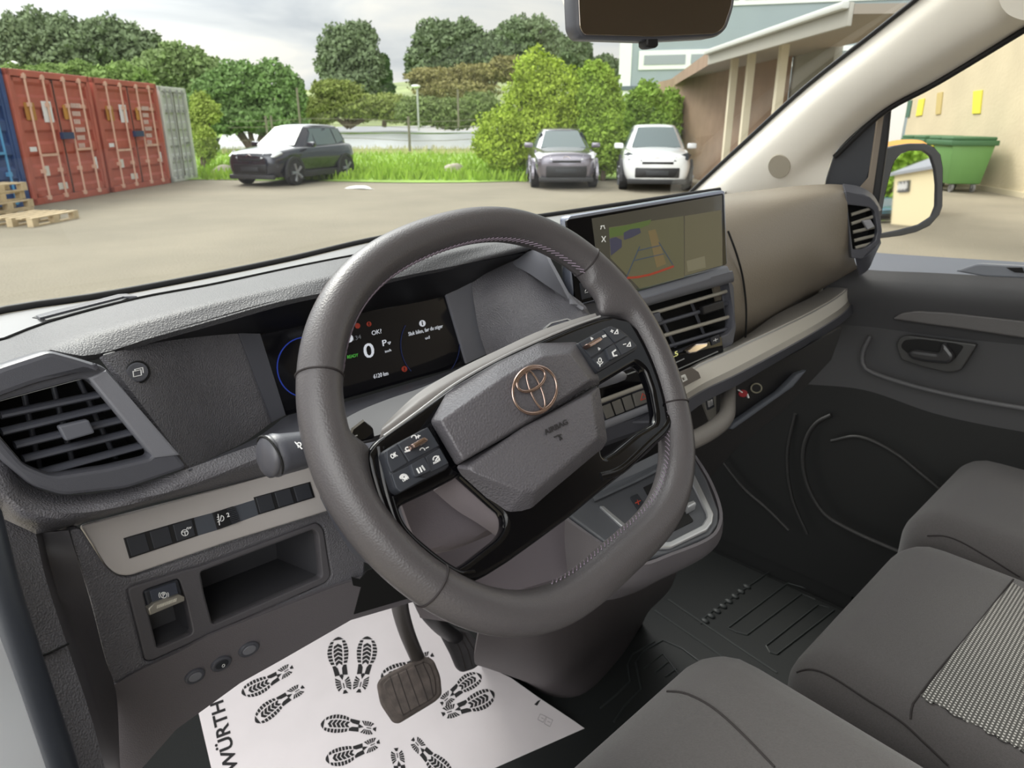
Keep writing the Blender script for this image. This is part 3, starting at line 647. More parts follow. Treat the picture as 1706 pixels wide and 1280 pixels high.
# small paper scrap on the asphalt
bm = bmesh.new(); c = gp(600, 314); r = [bm.verts.new(c+Vector((math.cos(a)*.28*(1+.3*math.sin(3*a)), math.sin(a)*.5, .01+.02*math.sin(2*a)))) for a in np.linspace(0, 2*PI, 12, endpoint=False)]; f = bm.faces.new(r)
o = obj('plastic_scrap', bm, mat('scrap_white', (230, 232, 232), 0.6)); mods(o, ('solid', 0.01, 1)); tag(o, 'pale flat scrap lying on the asphalt right of the dark car', 'litter')

# ---------------------------------------------------------------- buildings to the right
bl = mat('blue_grey_cladding', (146, 158, 162), 0.7, var=0.04, vscale=0.5); win_m = mat('building_window', (120, 130, 130), 0.1, coat=1.0); wf = mat('window_frame_white', (222, 226, 222), 0.6)
tA = 42.0
fb = Frame.fit(AD(1035, 215, tA), AD(1500, 215, tA*0.92), AD(1035, 60, tA)); fb.n.z = 0
fb = Frame(AD(1035, 222, tA), Vector((fb.n.x, fb.n.y, 0)), AD(1500, 215, tA*.86)-AD(1035, 215, tA))
th = thing('office_building', 'blue-grey flat fronted building with bands of windows behind the shed', 'building', Vector(AD(1035, 222, tA)))
def bloc(u, v): p = fb.loc(u, v); return (p[0], p[1])
x0 = bloc(1035, 100)[0]; x1 = bloc(1640, 60)[0]; zt = 26; 
plate('wall_panel', fb, [(x0, -1), (x1, -1), (x1, zt), (x0, zt)], -3.0, 0, bl, th, 0.02, px=False)
plate('corner_strip', fb, [(x0-.1, -1), (x0+.6, -1), (x0+.6, zt), (x0-.1, zt)], -0.2, 0.12, wf, th, 0.02, px=False)
for band, (va, vb) in enumerate(((92, 108), (-12, 6), (-100, -80))):
    ya, yb = bloc(1100, vb)[1], bloc(1100, va)[1]
    fo = plate('window_band', fb, [(x0+1.0, ya-.25), (x1, ya-.25), (x1, yb+.25), (x0+1.0, yb+.25)], 0, 0.10, wf, th, 0.01, px=False)
    WMf = fo
    for i in range(7):
        xa = x0+1.3+i*2.6; plate('pane', fb, [(xa, ya), (xa+2.3, ya), (xa+2.3, yb), (xa, yb)], 0.05, 0.14, win_m, fo, 0.005, px=False)
plate('ledge', fb, [(x0, bloc(1100, 150)[1]), (x1, bloc(1100, 150)[1]), (x1, bloc(1100, 143)[1]), (x0, bloc(1100, 143)[1])], 0, 0.25, mat('ledge_dark', (90, 102, 108), 0.7), th, 0.01, px=False)
# shed with a projecting roof
wood_b = mat('shed_boards', (142, 118, 98), 0.9, var=0.12, vscale=2); fascia_m = mat('fascia_grey', (168, 166, 158), 0.7); sh_wall = mat('shed_wall_grey', (150, 148, 138), 0.85, var=0.05, vscale=0.7); cream_post = mat('shed_post', (205, 196, 172), 0.8)
ZR = 1.45
e0 = AZ(1186, 86, ZR); e1 = AZ(1560, -40, ZR); d = (e1-e0).normalized(); nin = Vector((-d.y, d.x, 0))
if nin.dot(e0) < 0: nin = -nin
e1 = e0 + d*6.5
Ms = Matrix(((d.x, nin.x, 0, e0.x), (d.y, nin.y, 0, e0.y), (0, 0, 1, GZ), (0, 0, 0, 1)))
th = thing('open_shed', 'long shed with a wide overhanging roof and pale posts right of the white car', 'shed', Ms)
hR = ZR-GZ
bm = bmesh.new()
Bl = Ms.inverted() @ AZ(1114, 137, ZR)
for P in ([(0, 0, hR), (6.5, 0, hR), (6.5, Bl.y, hR+.02), (Bl.x, Bl.y, hR)],):
    vs = [bm.verts.new(p) for p in P]; f = bm.faces.new(vs); r = bmesh.ops.extrude_face_region(bm, geom=[f])
    for q in [g for g in r['geom'] if isinstance(g, bmesh.types.BMVert)]: q.co.z -= 0.12
obj('roof', bm, mat('shed_roof', (150, 142, 132), 0.9), th, local=True)
box('fascia', (-0.05, -0.06, hR-.26), (6.5, 0.0, hR+.02), fascia_m, th, 0.01, local=True)
box('gutter', (-0.05, -0.16, hR-.06), (6.5, -0.06, hR+.03), mat('gutter_zinc', (196, 198, 194), 0.5), th, 0.02, local=True)
bm = bmesh.new(); vs = [bm.verts.new(p) for p in ((-.04, 0, hR-.24), (Bl.x-.04, Bl.y, hR-.24), (Bl.x-.04, Bl.y, hR+.04), (-.04, 0, hR+.04))]; f = bm.faces.new(vs); r = bmesh.ops.extrude_face_region(bm, geom=[f])
for q in [g for g in r['geom'] if isinstance(g, bmesh.types.BMVert)]: q.co.x -= 0.05
obj('barge_board', bm, wood_b, th, local=True)
for x in (-0.25, 0.85, 2.6): obj('post', box_bm((x, 0.5, 0), (x+.14, 0.64, hR-.0)), cream_post, th, local=True)
obj('back_wall', box_bm((0.2, 1.7, 0), (2.2, 1.85, hR-.02)), sh_wall, th, local=True)
bm = bmesh.new(); q0, q1 = Vector((.15, 1.6, 0)), Vector((Bl.x+.5, Bl.y-.5, 0)); va = []
for z in (0, hR-.02):
    for q in (q0, q1, q1+Vector((.15, .05, 0)), q0+Vector((.15, .05, 0))): va.append(bm.verts.new((q.x, q.y, z)))
for f_ in ((3, 2, 1, 0), (4, 5, 6, 7), (0, 1, 5, 4), (1, 2, 6, 5), (2, 3, 7, 6), (3, 0, 4, 7)): bm.faces.new([va[i] for i in f_])
obj('end_wall', bm, wood_b, th, local=True)
tube('downpipe', [Ms @ Vector((Bl.x, Bl.y-.1, hR-.2)), Ms @ Vector((Bl.x+.3, Bl.y-.2, hR-.6)), Ms @ Vector((Bl.x+.4, Bl.y-.5, hR-.8)), Ms @ Vector((Bl.x+.4, Bl.y-.5, 0))], 0.06, mat('zinc', (140, 146, 148), 0.5), th, 8)
# rendered wall with the bins
ra, rb = gp(1590, 309), gp(1706, 330); d = (rb-ra).normalized(); rb = rb + d*5; nb = Vector((d.y, -d.x, 0))
if nb.dot(ra) < 0: nb = -nb
ra = ra - d*4.2
Mr = Matrix(((d.x, nb.x, 0, ra.x), (d.y, nb.y, 0, ra.y), (0, 0, 1, GZ), (0, 0, 0, 1)))
th = thing('rendered_building', 'tall sand coloured rendered wall behind the green waste bins', 'building', Mr)
ren = mat('sand_render', (196, 184, 156), 0.9, var=0.06, vscale=1.1, bump=('big', 12, 0.2)); Lr = (rb-ra).length
box('wall_face', (0, 0, 0), (Lr, 4, 7), ren, th, local=True)
box('plinth', (0, -0.04, 0), (Lr, 0, 0.12), mat('plinth', (196, 186, 160), 0.9), th, local=True)
frw = Frame(Mr @ Vector((0, 0, 0)), Mr.to_3x3() @ Vector((0, -1, 0)), Mr.to_3x3() @ Vector((1, 0, 0)))
ym = mat('yellow_sign', (218, 208, 70), 0.6); ym2 = mat('tan_sign', (190, 170, 110), 0.6)
for q, m, lb in (([(1621, 152), (1636, 150), (1632, 189), (1619, 190)], ym, 'tall yellow strip sign on the rendered wall, rightmost'), ([(1530, 166), (1540, 164), (1535, 192), (1525, 194)], ym, 'yellow strip sign on the rendered wall above the rear bin'), ([(1561, 155), (1570, 153), (1566, 190), (1558, 191)], ym2, 'faded tan strip sign between the two yellow ones')):
    tag(plate('strip_sign', frw, q, 0.0, 0.03, m, None, 0.004), lb, 'sign', 'strip signs on the rendered wall')
tag(plate('strip_sign', frw, [(1512, 168), (1519, 167), (1514, 195), (1508, 196)], 0, .03, mat('green_sign', (70, 104, 88), 0.6), None, .004), 'dark green strip sign at the left edge of the rendered wall', 'sign', 'strip signs on the rendered wall')
# white van-like panel between the pillar and the wall
f2 = Frame(Vector(AD(1490, 235, 17.5)), -Vector(AD(1490, 205, 1)))
o = plate('white_gate', f2, [(1476, 168), (1513, 166), (1500, 238), (1470, 240)], -0.12, 0, mat('gate_white', (232, 232, 230), 0.6), None, 0.02); tag(o, 'white upright panel seen past the mirror, left of the bins', 'panel')
# bins
gm = mat('bin_green', (98, 142, 80), 0.55, var=0.05, vscale=2); gm2 = mat('bin_green_dark', (60, 102, 66), 0.55)
def bin_(u, v, rz, label, W=1.42, D=1.0):
    M = Matrix.Translation(gp(u, v)) @ Matrix.Rotation(rz, 4, 'Z'); th = thing('wheeled_waste_bin', label, 'waste bin', M, 'green waste bins by the wall')
    bm = bmesh.new(); a = [bm.verts.new(p) for p in ((-W*.42, -D*.38, .2), (W*.42, -D*.38, .2), (W*.42, D*.38, .2), (-W*.42, D*.38, .2))]; b = [bm.verts.new(p) for p in ((-W*.5, -D*.5, 1.2), (W*.5, -D*.5, 1.2), (W*.5, D*.5, 1.2), (-W*.5, D*.5, 1.2))]
    bm.faces.new(a); bm.faces.new(b)
    for k in range(4): bm.faces.new((a[k], a[(k+1) % 4], b[(k+1) % 4], b[k]))
    o = obj('bin_body', bm, gm, th, local=True); mods(o, ('bevel', .04, 2)); smooth(o)
    box('rim', (-W*.53, -D*.54, 1.10), (W*.53, D*.54, 1.22), gm2, th, .02, local=True)
    for s in (0, 1): box('lid', (-W*.5+s*W*.5, -D*.5, 1.22), (0+s*W*.5-.01, D*.5, 1.30), gm2, th, .03, local=True)
    for x in (-.45, .45):
        for y in (-.25, .25):
            bm = bmesh.new(); bmesh.ops.create_cone(bm, segments=16, radius1=.1, radius2=.1, depth=.05, cap_ends=True, matrix=Matrix.Translation((x*W*.8, y, .1)) @ Matrix.Rotation(PI/2, 4, 'X')); box_bm((x*W*.8-.03, y-.05, .1), (x*W*.8+.03, y+.05, .22), bm); obj('castor', bm, mat('castor_grey', (120, 120, 120), .6), th, local=True)
    return th, M
dd = math.atan2(d.y, d.x)
t1, M1 = bin_(1585, 317.5, dd, 'large green four-wheeled waste bin with a yellow stripe, nearest the mirror')
obj('reflective_stripe', box_bm((-.46, -.505, .70), (-.34, -.44, 1.08)), ym, t1, local=True)
bin_(1538, 308, dd+.05, 'darker green waste bin standing behind the striped one')
# orange load seen above the mirror
o = obj('orange_tarpaulin', loft_bm([[AD(u, v, 14) for u, v in ((1462, 240), (1500, 233), (1540, 236), (1548, 246))], [AD(u, v, 13) for u, v in ((1462, 300), (1500, 300), (1540, 300), (1550, 300))]], 12, 4), mat('orange_cover', (226, 160, 84), .6)); mods(o, ('solid', .05, 1)); tag(o, 'orange cover showing just above the door mirror', 'cover')
# ---- things behind the van that only the door mirror shows are placed with the mirror
# ================================================================ THE CAB
FL = -1.10
# shell: floor, bulkhead, far side; only what the photograph can see
struct(obj('floor', box_bm((-0.05, -0.5, FL-.03), (1.58, 1.32, FL)), carpet), 'black carpeted cab floor', 'floor')
bm = bmesh.new(); rows = [[Vector((x, 1.16, FL)) for x in (-.05, 1.58)], [Vector((x, 1.32, FL+.22)) for x in (-.05, 1.58)], [Vector((x, 1.38, FL+.75)) for x in (-.05, 1.58)]]
o = obj('wall_front', loft_bm(rows, 6, 3), carpet); mods(o, ('solid', .02, 1)); struct(o, 'black firewall under the dashboard', 'firewall')

# ---------------- dashboard root
dash = thing('dashboard', 'dark grey dashboard with silver strips, air vents and digital displays', 'dashboard', Vector((0.8, 0.75, -0.55)))
def rail(pts): return [AY(u, v, y) for u, v, y in pts]
R0 = [Vector((-.02, .93, -.215))] + rail([(0, 525, .95), (160, 500, .97), (320, 470, 1.0), (480, 437, 1.03), (640, 400, 1.05), (800, 378, 1.03), (940, 358, .98), (1080, 337, .90), (1210, 318, .80)])
R1 = [Vector((0.0, .79, -.19))] + rail([(0, 569, .80), (70, 542, .80), (225, 500, .81), (352, 476, .82), (492, 446, .83), (594, 426, .84), (700, 407, .85), (820, 392, .84), (930, 377, .80), (1080, 350, .72), (1200, 330, .68)])
R2a = [Vector((0.02, .68, -.175))] + rail([(0, 600, .66), (83, 576, .664), (140, 561, .664), (222, 541, .664), (336, 511, .664), (450, 484, .664), (558, 459, .664), (640, 443, .666), (745, 422, .668), (840, 405, .67), (930, 395, .64), (1060, 380, .61), (1180, 360, .58)])
R2 = [Vector((0.035, .62, -.172))] + rail([(0, 611, .63), (83, 583, .64), (130, 593, .635), (172, 588, .64), (246, 565, .645), (352, 535, .645), (457, 505, .645), (538, 488, .645), (644, 466, .645), (727, 449, .65), (829, 429, .655), (880, 418, .66), (915, 412, .62), (1000, 405, .60)])
loft('windscreen_shelf', [R0, R1], mat('shelf_sky_glare', (128, 128, 130), 0.36, bump=('noise', 900, 0.3)), dash, 60, 4, thick=.006)  # sky glare on the shelf put into its paler base colour
bm = tube_bm([p+Vector((0, .002, .001)) for p in catmull(R1, 60)], .0014, 6); obj('shelf_seam', bm, void_m, dash)
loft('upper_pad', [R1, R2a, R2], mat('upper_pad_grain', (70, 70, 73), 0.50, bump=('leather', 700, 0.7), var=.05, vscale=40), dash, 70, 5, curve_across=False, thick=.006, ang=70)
# black glass edge along the windscreen base
tube('windscreen_seal', [p + Vector((0, .004, .004)) for p in catmull(R0, 50)], .0045, rubber, dash, 8)
# demister slot
fs = Frame.fit(AY(70, 542, .80), AY(352, 476, .82), AY(160, 500, .965))
plate('demister_slot', fs, [(53, 529), (66, 523), (197, 492), (228, 493), (208, 498), (197, 503), (78, 533), (68, 530)], -.004, .0035, black_matt, dash, .0008)
plate('demister_lip', fs, [(60, 526), (197, 490), (212, 489), (228, 493), (205, 493.5), (100, 520), (66, 529)], .003, .006, plastic, dash, .0008)
# hood underside
U1 = rail([(172, 593, .632), (246, 574, .66), (320, 563, .685), (397, 556, .70), (433, 557, .702), (590, 524, .705), (745, 492, .705), (785, 472, .705), (836, 444, .705), (890, 425, .68)])
R2u = [p + Vector((0, .001, -.001)) for p in rail([(172, 588, .64), (246, 565, .645), (352, 535, .645), (457, 505, .645), (538, 488, .645), (644, 466, .645), (727, 449, .65), (829, 429, .655), (884, 420, .66)])]
loft('hood_underside', [R2u, U1], black_matt, dash, 50, 3, thick=.003)
# left leather-grained panel between vent and cluster
loft('left_binnacle_panel', [rail([(172, 592, .632), (246, 573, .66), (320, 562, .685), (397, 556, .70)]), rail([(238, 677, .612), (300, 655, .65), (360, 640, .68), (425, 628, .695)]), rail([(316, 781, .60), (370, 755, .645), (410, 735, .67), (454, 703, .69)])], grain, dash, 20, 8, curve_across=True, thick=.005)
fc = Frame.fit(AY(433, 557, .702), AY(745, 492, .705), AY(475, 692, .690)); fc = Frame(fc.o, fc.n, AY(745, 492, .705)-AY(433, 557, .702))
plate('cluster_cheek', fc, [(397, 555), (434, 556), (477, 692), (454, 704)], -.004, .004, plastic, dash, .001)
plate('cluster_cheek', fc, [(744, 491), (786, 470), (812, 590), (778, 606)], -.004, .004, plastic_grey, dash, .001)
cl = plate('cluster_display', fc, [(432, 557), (746, 491), (780, 607), (474, 694)], -.012, -.0005, glass_black, dash, .001)
em_white = mat('display_white', (200, 204, 212), .6, emit=.35); em_green = mat('display_green', (70, 150, 60), .6, emit=.45); em_red = mat('display_red', (130, 45, 32), .6, emit=.25); em_blue = mat('display_blue', (26, 44, 120), .6, emit=.5); em_bluedim = mat('display_blue_dim', (22, 30, 62), .6, emit=.4)
D = lambda *a, **k: text('display_text', *a, parent=cl, **k)
D('0', fc, (608, 598), (625, 593), 24, em_white, h=.0006, bold=.01)
D('P', fc, (638, 577), (645, 575), 10, em_white, h=.0006, bold=.01)
D('km/h', fc, (642, 588), (652, 585), 4, em_white, h=.0006)
D('READY', fc, (579, 598), (597, 594), 5.5, em_green, h=.0006)
D('6120 km', fc, (623, 631), (647, 625), 7, em_white, h=.0006)
D('OK?', fc, (620, 559), (636, 555), 7.5, em_white, h=.0006)
D('134', fc, (589, 568), (602, 564), 7, mat('display_grey', (92, 94, 98), .6, emit=.3), h=.0006)
D('Sluk bilen, f\u00f8r du stiger', fc, (681, 560), (738, 546), 6.5, em_white, h=.0006)
D('ud', fc, (709, 566), (716, 564), 5, em_white, h=.0006)
sym = lambda nm, pts, m, h=.0006: plate(nm, fc, pts, 0, h, m, cl, .0001)
def ell(u, v, r, r2=None, n=20): return disc_pts(u, v, r, r2 or r*1.05, n)
sym('info_symbol', ell(704, 539, 5.2), em_white); D('i', fc, (703.2, 542), (705, 541.5), 7, glass_black, h=.0009, bold=.03)
sym('mode_symbol', ell(582, 564, 6.5), em_white)
sym('warning_symbol', ell(596, 543, 4.4), em_red); sym('warning_symbol', ell(615, 540, 4.0), em_red); sym('warning_symbol', ell(674, 615, 4.6), em_red)
D('!', fc, (673.3, 618), (675, 617.6), 5.5, glass_black, h=.0009, bold=.03); D('!', fc, (614.3, 543), (616, 542.6), 5.5, glass_black, h=.0009, bold=.03)
arc = lambda u, v, r, a0, a1, sy=1.08, n=24: [(u+r*math.cos(a), v-r*sy*math.sin(a)) for a in np.linspace(a0, a1, n)]
strokes('dial_arc', fc, [arc(508, 612, 46, math.radians(75), math.radians(265))], .0012, em_blue, cl, .0006)
strokes('dial_arc', fc, [arc(726, 574, 58, math.radians(150), math.radians(225))], .0010, em_bluedim, cl, .0006)
strokes('dial_arc', fc, [arc(706, 574, 60, math.radians(-40), math.radians(30))], .0008, em_bluedim, cl, .0006)
strokes('gear_mark', fc, [[(646, 571), (649, 574), (651, 569.5), (646, 571)]], .0006, em_white, cl)
# right leather panel and its ridge
RP0 = rail([(785, 472, .704), (811, 455, .70), (836, 443, .695), (880, 424, .67), (900, 418, .64)])
RP1 = rail([(792, 520, .69), (840, 480, .665), (880, 466, .65), (920, 478, .63), (935, 485, .60)])
RP2 = rail([(800, 560, .685), (850, 530, .65), (900, 515, .62), (940, 508, .60), (972, 516, .565)])
RP3 = rail([(811, 592, .68), (850, 575, .64), (890, 560, .61), (935, 545, .58), (985, 527, .56)])
loft('right_binnacle_panel', [RP0, RP1, RP2, RP3], grain, dash, 22, 6, curve_across=True, thick=.006)
RQ0 = rail([(828, 442, .70), (870, 425, .668), (905, 418, .63), (925, 432, .60)]); RQ1 = rail([(836, 446, .69), (870, 462, .655), (905, 478, .62), (935, 494, .59)]); RQ2 = rail([(850, 462, .68), (890, 488, .64), (930, 505, .60), (972, 518, .56)])
loft('stack_flank', [rail([(880, 419, .655), (903, 416, .62), (916, 440, .60), (932, 470, .585), (950, 505, .575)]), rail([(850, 440, .69), (880, 455, .65), (905, 472, .625), (935, 492, .60), (970, 517, .56)])], plastic_grey, dash, 20, 4, thick=.004)
# lower roll of the cluster
roll_t = rail([(316, 780, .598), (380, 752, .635), (430, 728, .66), (458, 708, .675), (476, 694, .68), (564, 673, .68), (660, 645, .68), (780, 607, .68), (815, 590, .67)])
roll_m = rail([(316, 783, .585), (380, 760, .61), (430, 742, .625), (480, 716, .63), (564, 690, .635), (660, 662, .64), (780, 625, .64), (830, 605, .64)])
roll_b = rail([(316, 790, .59), (380, 775, .60), (430, 765, .605), (480, 745, .61), (564, 720, .62), (660, 692, .63), (780, 655, .64), (830, 640, .64)])
loft('cluster_sill', [roll_t, roll_m, roll_b], plastic, dash, 40, 6, curve_across=True, thick=.004)
# fascia with the rounded bottom around the vent
Fa = [AY(-40, 765, .60)] + rail([(0, 766, .60), (53, 809, .60), (105, 825, .598), (211, 813, .594), (313, 781, .588), (415, 745, .60), (492, 725, .608), (564, 706, .615), (640, 690, .62), (760, 660, .62)])
Fb = [AY(-40, 830, .575)] + rail([(0, 820, .575), (40, 850, .572), (105, 858, .572), (215, 838, .575), (330, 803, .58), (420, 770, .585), (492, 752, .59), (564, 735, .60), (640, 715, .61), (760, 690, .61)])
Fc = [AY(-40, 860, .60)] + rail([(0, 862, .60), (30, 885, .60), (80, 893, .605), (135, 873, .61), (250, 840, .61), (430, 797, .61), (512, 775, .61), (640, 735, .62), (760, 715, .62)])
loft('fascia_roll', [Fa, Fb, Fc], grain, dash, 60, 7, curve_across=True, thick=.004)
# ---------------- left air vent
fv = Frame.fit(AY(0, 611, .600), AY(176, 611, .600), AY(211, 815, .585))
def clampv(P): return P
vo = [(-90, 640), (0, 611), (83, 584), (130, 597), (176, 611), (314, 780), (211, 815), (105, 827), (53, 811), (0, 766), (-60, 690)]
vi = [(-60, 690), (0, 669), (144, 630), (176, 660), (256, 762), (180, 780), (88, 794), (42, 776), (0, 727), (-40, 700)]
av = plate('air_vent', fv, [vo, vi], -.012, .006, plastic, dash, .003, rnd=.006)
plate('vent_duct', fv, [(-70, 690), (0, 655), (150, 620), (270, 765), (180, 790), (88, 805), (0, 750)], -.075, -.070, void_m, av, 0)
bm = bmesh.new()
P0 = [fv.at(*p, -.010) for p in vi]; P1 = [fv.at(*p, -.010) - fv.n*.06 for p in vi]
va = [bm.verts.new(p) for p in P0]; vb = [bm.verts.new(p) for p in P1]
for k in range(len(va)): bm.faces.new((va[k], va[(k+1) % len(va)], vb[(k+1) % len(va)], vb[k]))
obj('vent_wall', bm, void_m, av)
plate('vent_cheek', fv, [(147, 630), (177, 617), (301, 759), (258, 764)], -.006, .0075, plastic_grey, av, .002)
plate('vent_brow', fv, [(-60, 640), (0, 612), (83, 585), (130, 598), (172, 612), (60, 640), (0, 662), (-50, 685)], .004, .012, plastic, av, .004, rnd=.004)
def slat(fr, a, b, r, m, parent, h=-.010, sq=.35, nm='slat'):
    A, B = fr.at(*a, h), fr.at(*b, h); bm = tube_bm([A, B], r, 10, up=fr.n, squash=sq); return smooth(obj(nm, bm, m, parent), 50)
slm = mat('vent_slat_plastic', (74, 76, 84), .4)
for a, b in (((0, 692), (162, 658)), ((2, 720), (182, 677)), ((24, 742), (202, 699)), ((38, 765), (218, 720)), ((66, 788), (236, 742))):
    slat(fv, a, b, .0031, slm, av, -.014, 2.4)
for k, (a, b) in enumerate((((40, 655), (70, 800)), ((88, 640), (126, 790)), ((130, 630), (200, 780)))):
    slat(fv, a, b, .0022, slm, av, -.035, 1.0, 'vane')
plate('vent_tab', fv, [(97, 711), (148, 699), (159, 722), (110, 736)], -.004, .004, mat('tab_plastic', (96, 98, 106), .35), av, .0015, rnd=.002)
# round button with a small screen symbol
fb_ = Frame.fit(AY(205, 640, .633), AY(255, 600, .650), AY(250, 650, .636))
b = plate('round_button', fb_, disc_pts(230, 620, 18.2, 16.5), -.002, .0085, plastic, dash, .001)
strokes('button_symbol', fb_, [[(222, 619), (235, 616), (236, 625), (223, 628), (222, 619)], [(225, 617), (225, 615.5), (238, 612.5), (239, 621)]], .0006, white_mark, b, .0090, h0=.008)
bm = tube_bm([fb_.at(*p, .0065) for p in disc_pts(230, 620, 19.4, 17.6)], .0009, 6, True); obj('button_ring', bm, void_m, b)
# ---------------- silver strip, left
fl = Frame.fit(AY(135, 875, .608), AY(512, 775, .608), AY(205, 958, .590))
sv = plate('silver_strip', fl, [(133, 876), (300, 832), (430, 797), (512, 774), (600, 750), (625, 828), (548, 851), (380, 903), (215, 960), (195, 958), (178, 945)], -.004, .0025, silver, dash, .0015, rnd=.004)
def keys(fr, quad, n, m, parent, nm='blank_key', h=.005, gap=.05, frame=black_matt, base_h=.0032):
    q = [Vector(p) for p in quad]; out = []
    plate('key_surround', fr, [tuple(p) for p in quad], 0.0, base_h, frame, parent, .0004)
    for i in range(n):
        t0, t1 = (i+gap)/n, (i+1-gap)/n
        a, b_, c, d = (q[0].lerp(q[1], t0), q[0].lerp(q[1], t1), q[3].lerp(q[2], t1), q[3].lerp(q[2], t0))
        cc = (a+b_+c+d)/4; P = [cc + (p-cc)*.90 for p in (a, b_, c, d)]
        out.append(plate(nm, fr, [tuple(p) for p in P], .002, h, m, parent, .0005, rnd=.0008))
    return out
plate('switch_panel', fl, [(206, 897), (323, 863), (353, 855), (389, 844), (424, 833), (423, 829), (517, 803), (525, 829), (431, 858), (399, 870), (363, 883), (330, 893), (216, 931)], 0.002, .0031, mat('panel_grey', (70, 74, 82), .45), sv, .0004)
k1 = keys(fl, [(206, 897), (323, 863), (330, 893), (216, 931)], 3, key_m, sv, base_h=.0036)
k2 = keys(fl, [(423, 829), (517, 803), (525, 829), (431, 858)], 3, key_m, sv, base_h=.0036)
hk = k1[2]
def ring_pts(u, v, r, sy=.92, n=14, a0=0, a1=2*PI): return [(u+r*math.cos(a), v+r*sy*math.sin(a)) for a in np.linspace(a0, a1, n)]
strokes('heated_wheel_symbol', fl, [ring_pts(308, 888, 5.5), [(303, 887), (313, 885.5)], [(308, 887), (309, 893)], [(311, 882), (312.5, 879)], [(314, 882), (315.5, 878.5)], [(317, 881), (318.5, 878)]], .0006, white_mark, hk, .0055, h0=.004)
lv = plate('headlamp_level_switch', fl, [(354, 855), (389, 844), (399, 870), (363, 883)], .002, .0045, black_matt, sv, .0005)
bm = bmesh.new()
for k in range(9):
    u0, v0 = 382+k*1.0, 848+k*2.8
    line_bm(fl, [(379+k*1.05, 849+k*2.9), (391+k*.95, 846+k*2.85)], .0012, .004, .0062-.0002*abs(k-4), bm)
obj('thumb_wheel', bm, key_m, lv)
text('level_number', '2', fl, (378.5, 862), (383, 860.5), 7, white_mark, lv, .0068, bold=.02)
strokes('headlamp_symbol', fl, [ring_pts(369, 864, 4.2, 1.1, 12, -PI/2, PI/2), [(369, 859.5), (367, 868.5)], [(365, 861.5), (362, 862)], [(365, 865), (362.5, 866)], [(366, 868.5), (363, 870)], [(363.5, 857), (366, 875)]], .0006, white_mark, lv, .0052, h0=.004)
# ---------------- lower left fascia with pocket and parking brake
fp = Frame.fit(AY(211, 981, .585), AY(550, 960, .588), AY(243, 1101, .575))
big = [(112, 885), (134, 878), (178, 946), (197, 960), (215, 963), (380, 906), (548, 853), (600, 837), (610, 880), (608, 962), (598, 966), (548, 983), (350, 1060), (300, 1088), (240, 1116), (190, 1144), (175, 1100), (150, 1000)]
hole = [(212, 981), (306, 951), (332, 945), (528, 871), (539, 882), (551, 960), (543, 971), (352, 1056), (254, 1101), (242, 1101)]
plate('lower_fascia', fp, [big, hole], -.012, .0, grain, dash, .003, rnd=.006)
pf_out = hole
cav1 = [(238, 985), (298, 964), (310, 1000), (322, 1056), (262, 1082)]
cav2 = [(333, 953), (522, 882), (530, 890), (537, 962), (354, 1042), (340, 990)]
pk = plate('storage_pocket', fp, [pf_out, cav1, cav2], -.008, .002, mat('pocket_frame', (84, 82, 86), .45, bump=('noise', 1200, .3)), dash, .0015, rnd=.004)
def cavity(name, fr, loop, depth, m, parent, shift=(0, 0), scale=.9, h0=0.0):
    L0 = [fr.at(*p, h0) for p in loop]; c = sum(L0, Vector())/len(L0); off = -fr.n*depth + fr.x*shift[0] + fr.y*shift[1]
    L1 = [c + (p-c)*scale + off for p in L0]; bm = bmesh.new(); a = [bm.verts.new(p) for p in L0]; b = [bm.verts.new(p) for p in L1]
    for k in range(len(a)): bm.faces.new((a[k], a[(k+1) % len(a)], b[(k+1) % len(a)], b[k]))
    bm.faces.new(b); o = obj(name, bm, m, parent); mods(o, ('solid', .002, 1)); return smooth(o, 25)
cavity('pocket_liner', fp, cav2, .09, pocket_m, pk, shift=(0.01, -.005), scale=.86)
cavity('brake_recess', fp, cav1, .03, pocket_m, pk, scale=.85)
pb = plate('parking_brake_switch', fp, [(240, 986), (297, 966), (304, 989), (302, 998), (251, 1017), (247, 1012)], -.02, .004, key_m, dash, .0015, rnd=.002)
plate('switch_face', fp, [(249, 985), (293, 970), (298, 991), (255, 1008)], .004, .0055, mat('brake_face', (60, 64, 76), .4), pb, .0006, rnd=.001)
plate('metal_lip', fp, [(247, 1015), (257, 1005), (298, 991), (308, 995), (308, 1002), (250, 1026)], .001, .0085, mat('brushed_metal', (178, 174, 165), .35, metal=.8), pb, .001)
strokes('brake_symbol', fp, [ring_pts(273, 992, 5.2), ring_pts(273, 992, 8, .92, 6, -.6, .6), ring_pts(273, 992, 8, .92, 6, PI-.6, PI+.6)], .0006, white_mark, pb, .0060, h0=.005)
text('brake_letter', 'P', fp, (271.3, 995.5), (275.5, 994), 6.5, white_mark, pb, .0060, bold=.02)
strokes('grip_texture', fp, [[(262+i*2.6, 1014-i*.95), (263+i*2.6, 1009-i*.95)] for i in range(13)], .0005, mat('grip_light', (216, 212, 200), .5), pb, .0092, h0=.008)
